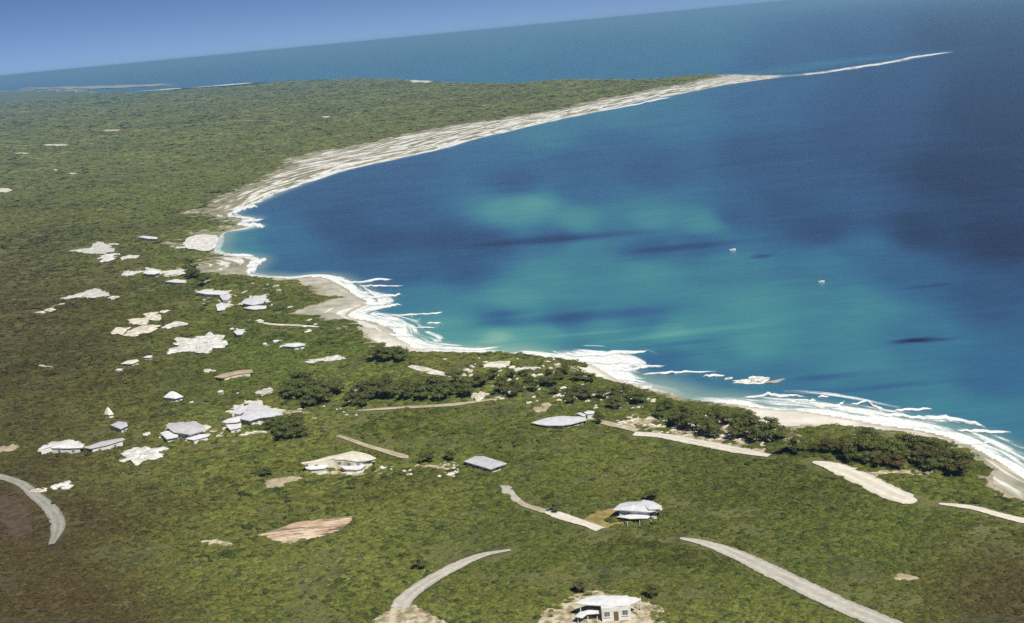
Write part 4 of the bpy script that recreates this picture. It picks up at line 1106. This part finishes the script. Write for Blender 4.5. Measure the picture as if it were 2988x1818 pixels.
TREE_ME = []
for k in range(6):
    rng = np.random.default_rng(300 + k)
    V, Fc = [], []
    H = 1.0
    lean = rng.uniform(-.12, .12, 2)
    top = (lean[0], lean[1], .62)
    tube(V, Fc, [(0, 0, -.12), (0.01, 0, .15), (lean[0] * .6, lean[1] * .6, .4), top], [.05, .04, .03, .018])
    ctr = []
    for j in range(7):
        t = j / 7 * 6.283 + rng.uniform(-.4, .4)
        rr_ = rng.uniform(.16, .40)
        e = (lean[0] + rr_ * math.cos(t), lean[1] + rr_ * math.sin(t), rng.uniform(.42, .82))
        tube(V, Fc, [(lean[0] * .5, lean[1] * .5, .34), ((e[0] + lean[0] * .5) / 2, (e[1] + lean[1] * .5) / 2, (e[2] + .32) / 2), e], [.022, .015, .008], 5)
        ctr.append(e)
    ctr.append((lean[0], lean[1], .85))
    tm = bpy.data.meshes.new('trunk'); tm.from_pydata(V, [], Fc); tm.materials.append(M['bark'])
    LV, LF = [], []
    for e in ctr:
        rad_ = rng.uniform(.15, .24)
        bm = bmesh.new(); bmesh.ops.create_icosphere(bm, subdivisions=2, radius=1.0)
        C = np.array([v.co[:] for v in bm.verts])
        nn = fbm(C[:, 0] * 1.9 + k * 7 + C[:, 2], C[:, 1] * 1.9 + e[0] * 30, 90 + k, 3) - .5
        b0 = len(LV)
        for v, q_ in zip(C, nn): LV.append(np.array(e) + v * rad_ * (.66 + 1.2 * q_) * np.array([1, 1, .62]))
        bm.verts.index_update()
        LF += [tuple(b0 + v.index for v in f.verts) for f in bm.faces]
        bm.free()
        blob(LV, LF, e, rad_ * 1.08, rng, 90, .034)
    crowns = []
    for mt in LEAF_T:
        cm = bpy.data.meshes.new('crown'); cm.from_pydata([tuple(v) for v in LV], [], LF); cm.materials.append(mt); crowns.append(cm)
    TREE_ME.append((tm, crowns))

def tree(p, h, spread, kind, label, group, name='tree'):
    tm, crowns = random.choice(TREE_ME)
    r = empty(name, p, random.uniform(0, 6.28))
    r.scale = (h * spread, h * spread, h)
    tag(r, label, 'tree', group)
    link_mesh('trunk', tm, r); link_mesh('crown', crowns[kind], r)

def belt(px, n, h0, h1, kinds, label, group, spread=1.4, mind=3.0):
    px = np.array(px, float)
    out = []; tries = 0
    lo, hi = px.min(0), px.max(0)
    while len(out) < n and tries < n * 30:
        tries += 1
        q_ = np.array([[random.uniform(lo[0], hi[0]), random.uniform(lo[1], hi[1])]])
        if not inside(q_, px)[0]: continue
        g_ = ground(q_)[0]
        if g_[2] < 0.8: continue
        if any((g_[0] - o_[0]) ** 2 + (g_[1] - o_[1]) ** 2 < mind ** 2 for o_ in out): continue
        bad = False
        for e in EXCL:
            if e[0] == 'line':
                if seg_dist(g_[None, :2], e[1])[0][0] < e[2] + 1.2: bad = True; break
        if bad: continue
        out.append(g_)
        tree(g_, random.uniform(h0, h1), spread * random.uniform(.85, 1.2), random.choice(kinds), label, group)

belt([(840, 1130), (1000, 1120), (1240, 1125), (1390, 1108), (1400, 1165), (1250, 1180), (1050, 1190), (900, 1190), (830, 1172)], 38, 3.4, 5.6, [0, 0, 0, 1], 'dark upright tree in the belt across the slope above the dirt track', 'trees of the dark belt')
belt([(1400, 1105), (1620, 1090), (1760, 1120), (1900, 1160), (2000, 1190), (1960, 1205), (1780, 1195), (1600, 1170), (1430, 1165)], 32, 2.4, 4.0, [0, 0, 1, 1], 'bushy green tree on the wooded slope behind the cove', 'trees of the wooded slope')
belt([(1900, 1215), (2010, 1210), (2120, 1220), (2260, 1250), (2260, 1300), (2120, 1290), (1990, 1270)], 22, 3.0, 5.4, [0, 0, 1], 'dark tree standing on the pale sand above the coast road', 'trees on the sand above the coast road')
belt([(2290, 1320), (2440, 1300), (2560, 1300), (2700, 1318), (2850, 1382), (2790, 1392), (2640, 1372), (2440, 1356), (2330, 1345)], 36, 2.6, 5.0, [0, 0, 1, 1, 2], 'wind-shaped tree in the shore thicket above the surf', 'trees of the shore thicket')
belt([(790, 1250), (880, 1235), (890, 1280), (800, 1290)], 7, 3.5, 5.0, [0], 'dark tree of the clump right of the settlement cluster', 'dark clump by the settlement')
belt([(1090, 1040), (1180, 1045), (1180, 1062), (1095, 1058)], 6, 3.5, 5.5, [0], 'dark tree on the bright slope behind the headland', 'dark trees behind the headland')
belt([(540, 795), (560, 780), (566, 800), (590, 830), (620, 845), (600, 840)], 5, 5, 8, [0], 'dark tree beside the tan stone stack', 'trees by the tan stack')

for u, v, h_, k_, lab in [(1228, 1657, 2.6, 0, 'small dark tree standing alone beside the curving lower road'), (1250, 1352, 3.4, 0, 'dark shrubby tree on the pale ground left of the flat grey roof'),
        (1318, 1344, 3.0, 0, 'dark tree touching the flat grey roof'), (1622, 1492, 2.4, 0, 'low dark shrub beside the thin winding track'), (1752, 1236, 3.0, 0, 'dark round tree at the end of the broad low roof'),
        (775, 1390, 2.8, 0, 'dark shrub above the small tan clearing'), (1905, 1458, 2.6, 0, 'dark tree just behind the house with the roof bay'), (1690, 1728, 2.6, 1, 'olive shrub behind the porch of the bottom edge house'),
        (1900, 1742, 2.6, 0, 'dark shrub at the right corner of the bottom edge house'), (356, 376, 9.0, 0, 'far dark tree clump beside the tan clearing inland')]:
    tree(ground([(u, v)])[0], h_, 1.3, k_, lab, None)

# ------------------------------------------------------------------ scrub
bcol = bpy.data.collections.new('bush_kinds')
for k in range(7):
    rng = np.random.default_rng(700 + k)
    bm = bmesh.new()
    bmesh.ops.create_icosphere(bm, subdivisions=2, radius=1.0)
    C = np.array([v.co[:] for v in bm.verts])
    n = fbm(C[:, 0] * 1.7 + k * 9 + C[:, 2] * 1.3, C[:, 1] * 1.7 + 4, 50 + k, 3) - .5
    for v, q_ in zip(bm.verts, n):
        v.co *= (.40 + .42 * q_)
        v.co.z = v.co.z * .7 + .12
    LV = [tuple(v.co) for v in bm.verts]; LF = [tuple(v.index for v in f.verts) for f in bm.faces]
    bm.free()
    LV = [np.array(v) for v in LV]
    for j in range(5):
        t = rng.uniform(0, 6.28); rr_ = rng.uniform(0, .3)
        blob(LV, LF, (rr_ * math.cos(t), rr_ * math.sin(t), rng.uniform(.05, .25)), rng.uniform(.18, .3), rng, 34, .075)
    me = bpy.data.meshes.new('bush'); me.from_pydata([tuple(map(float, v)) for v in LV], [], LF)
    me.materials.append(M['scrubleaf'])
    bcol.objects.link(bpy.data.objects.new('bush_kind', me))

# scatter: closer together near the viewer, broader clumps far away
N = 400000
u1 = RNG.uniform(R(-34), R(34), N)
lr = np.where(RNG.uniform(0, 1, N) < .6, np.exp(RNG.uniform(math.log(165), math.log(620), N)), np.exp(RNG.uniform(math.log(620), math.log(5200), N)))
BP = np.column_stack([np.sin(u1) * lr, np.cos(u1) * lr])
bd = hlook(BP, 'D')
bv = hlook(BP, 'DV')
uvb = proj(BP, 3.0)
sel = (bd > 5) & (bv + (fbm(BP[:, 0] / 14, BP[:, 1] / 14, 33) - .5) * 22 > 1.0) & (uvb[:, 1] < 1960) & (uvb[:, 0] > -250) & (uvb[:, 0] < 3240)
opn = fbm(BP[:, 0] / 16, BP[:, 1] / 9, 44, 4)
sel &= (opn > .41) | (RNG.uniform(0, 1, N) < .22)
for e in EXCL:
    pts = e[1]
    mg = (e[2] if e[0] == 'line' else 0) + 2
    lo, hi = pts.min(0) - mg, pts.max(0) + mg
    idx = np.where(sel & (BP[:, 0] > lo[0]) & (BP[:, 0] < hi[0]) & (BP[:, 1] > lo[1]) & (BP[:, 1] < hi[1]))[0]
    if not len(idx): continue
    if e[0] == 'line': hit = seg_dist(BP[idx], pts)[0] < e[2]
    else: hit = inside(BP[idx], pts)
    sel[idx[hit]] = False
BP = BP[sel]; lr = lr[sel]; bd = bd[sel]; bv = bv[sel]; uvb = uvb[sel]
SC_ = np.array(SCREEN)
BP = np.vstack([BP, SC_[:, :2]]); lr = np.concatenate([lr, np.hypot(SC_[:, 0], SC_[:, 1])])
bv = np.concatenate([bv, np.full(len(SC_), 50.0)]); uvb = np.vstack([uvb, proj(SC_[:, :2], 3.0)])
n = len(BP)
size = np.maximum(.62, 0.0036 * lr) * np.exp(np.clip(RNG.normal(0, .5, n), -1.2, .85))
hgt = np.minimum(size * RNG.uniform(.28, .56, n) * (1 - .6 * sstep(500, 1300, lr)), 2.0 + 0.0010 * lr)
hgt *= sstep(0, 14, bv) * .55 + .45
ns = len(SC_); size[-ns:] = SC_[:, 2] * 1.3; hgt[-ns:] = np.minimum(SC_[:, 2] * 1.1, SC_[:, 3] * .95)
tall = sstep(.60, .72, fbm(BP[:, 0] / 38, BP[:, 1] / 20, 133, 3)); tall[-ns:] = 0
hgt *= 1 + .7 * tall; size *= 1 + .35 * tall
bz = height(BP) - 0.06 * hgt
big = fbm(BP[:, 0] / 55, BP[:, 1] / 55, 61, 3); sm = RNG.uniform(0, 1, n)
dry_vignette = np.clip(sstep(800, 40, uvb[:, 0]) * sstep(380, 900, uvb[:, 1]) * .75 + sstep(760, 0, uvb[:, 0]) * sstep(1250, 1750, uvb[:, 1]) * .7
               + sstep(2450, 2990, uvb[:, 0]) * sstep(1400, 1720, uvb[:, 1]) * 1.0 + (fbm(BP[:, 0] / 30, BP[:, 1] / 30, 71, 3) - .5) * .5, 0, 1)  # edge vignette painted into the bush colour, with random dry patches
cA = np.array([0.106, 0.126, 0.032]); cB = np.array([0.152, 0.168, 0.045]); cD = np.array([0.066, 0.046, 0.024]); cE = np.array([0.062, 0.086, 0.028]); cL = np.array([0.130, 0.170, 0.040])
t = np.clip((big - .35) / .3, 0, 1)[:, None]
tint = cA * (1 - t) + cB * t
k = (sm < .16)[:, None]; tint = np.where(k, cE, tint)
lush = np.clip(np.exp(-((uvb[:, 0] - 900) / 330) ** 2 - ((uvb[:, 1] - 1040) / 60) ** 2) + np.exp(-((uvb[:, 0] - 560) / 130) ** 2 - ((uvb[:, 1] - 740) / 90) ** 2) + .7 * np.exp(-((uvb[:, 0] - 1450) / 420) ** 2 - ((uvb[:, 1] - 1300) / 70) ** 2)
               + .5 * np.exp(-((uvb[:, 0] - 700) / 400) ** 2 - ((uvb[:, 1] - 520) / 80) ** 2), 0, 1)[:, None]
tint = tint * (1 - .75 * lush) + cL * .75 * lush
tint *= (1 - .2 * tall)[:, None]
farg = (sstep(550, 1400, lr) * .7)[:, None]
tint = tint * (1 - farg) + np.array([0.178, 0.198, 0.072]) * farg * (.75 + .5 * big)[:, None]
tint = tint * (1 - dry_vignette[:, None] * .85) + cD * dry_vignette[:, None] * .85
tint *= (1 + (RNG.uniform(.78, 1.24, n) - 1) * (1 - .6 * sstep(500, 1400, lr)))[:, None] * (0.82 + .36 * fbm(BP[:, 0] / 130, BP[:, 1] / 70, 91, 3))[:, None] * np.array([1.0, 1.0, .95])
me = bpy.data.meshes.new('scrub')
me.vertices.add(n)
me.vertices.foreach_set('co', np.column_stack([BP, bz]).astype(np.float32).ravel())
at = me.attributes.new('scl', 'FLOAT_VECTOR', 'POINT'); at.data.foreach_set('vector', np.column_stack([size * RNG.uniform(1.1, 1.9, n), size * RNG.uniform(.75, 1.1, n), hgt * 1.2]).astype(np.float32).ravel())
at = me.attributes.new('rot', 'FLOAT_VECTOR', 'POINT'); at.data.foreach_set('vector', np.column_stack([RNG.uniform(-.12, .12, n), RNG.uniform(-.12, .12, n), RNG.normal(0, .45, n) + np.pi * RNG.integers(0, 2, n)]).astype(np.float32).ravel())
at = me.attributes.new('kindno', 'INT', 'POINT'); at.data.foreach_set('value', RNG.integers(0, 7, n).astype(np.int32))
at = me.attributes.new('tint', 'FLOAT_COLOR', 'POINT'); at.data.foreach_set('color', np.column_stack([tint, np.ones(n)]).astype(np.float32).ravel())
me.materials.append(M['scrubleaf'])
so = bpy.data.objects.new('scrub', me); COL.objects.link(so)
tag(so, 'low green and olive coastal scrub covering the land', 'scrub', kind='stuff')
ng = bpy.data.node_groups.new('scatter_bushes', 'GeometryNodeTree')
ng.interface.new_socket('Geometry', in_out='INPUT', socket_type='NodeSocketGeometry')
ng.interface.new_socket('Geometry', in_out='OUTPUT', socket_type='NodeSocketGeometry')
gi = ng.nodes.new('NodeGroupInput'); go = ng.nodes.new('NodeGroupOutput')
ci = ng.nodes.new('GeometryNodeCollectionInfo'); ci.inputs['Collection'].default_value = bcol
ci.inputs['Separate Children'].default_value = True; ci.inputs['Reset Children'].default_value = True
ip = ng.nodes.new('GeometryNodeInstanceOnPoints'); ip.inputs['Pick Instance'].default_value = True
def na(nm, typ):
    x = ng.nodes.new('GeometryNodeInputNamedAttribute'); x.data_type = typ; x.inputs['Name'].default_value = nm
    return x.outputs['Attribute']
ng.links.new(gi.outputs[0], ip.inputs['Points']); ng.links.new(ci.outputs[0], ip.inputs['Instance'])
ng.links.new(na('kindno', 'INT'), ip.inputs['Instance Index']); ng.links.new(na('scl', 'FLOAT_VECTOR'), ip.inputs['Scale'])
ng.links.new(na('rot', 'FLOAT_VECTOR'), ip.inputs['Rotation'])
ng.links.new(ip.outputs[0], go.inputs[0])
md = so.modifiers.new('scatter', 'NODES'); md.node_group = ng
print('bushes', n)
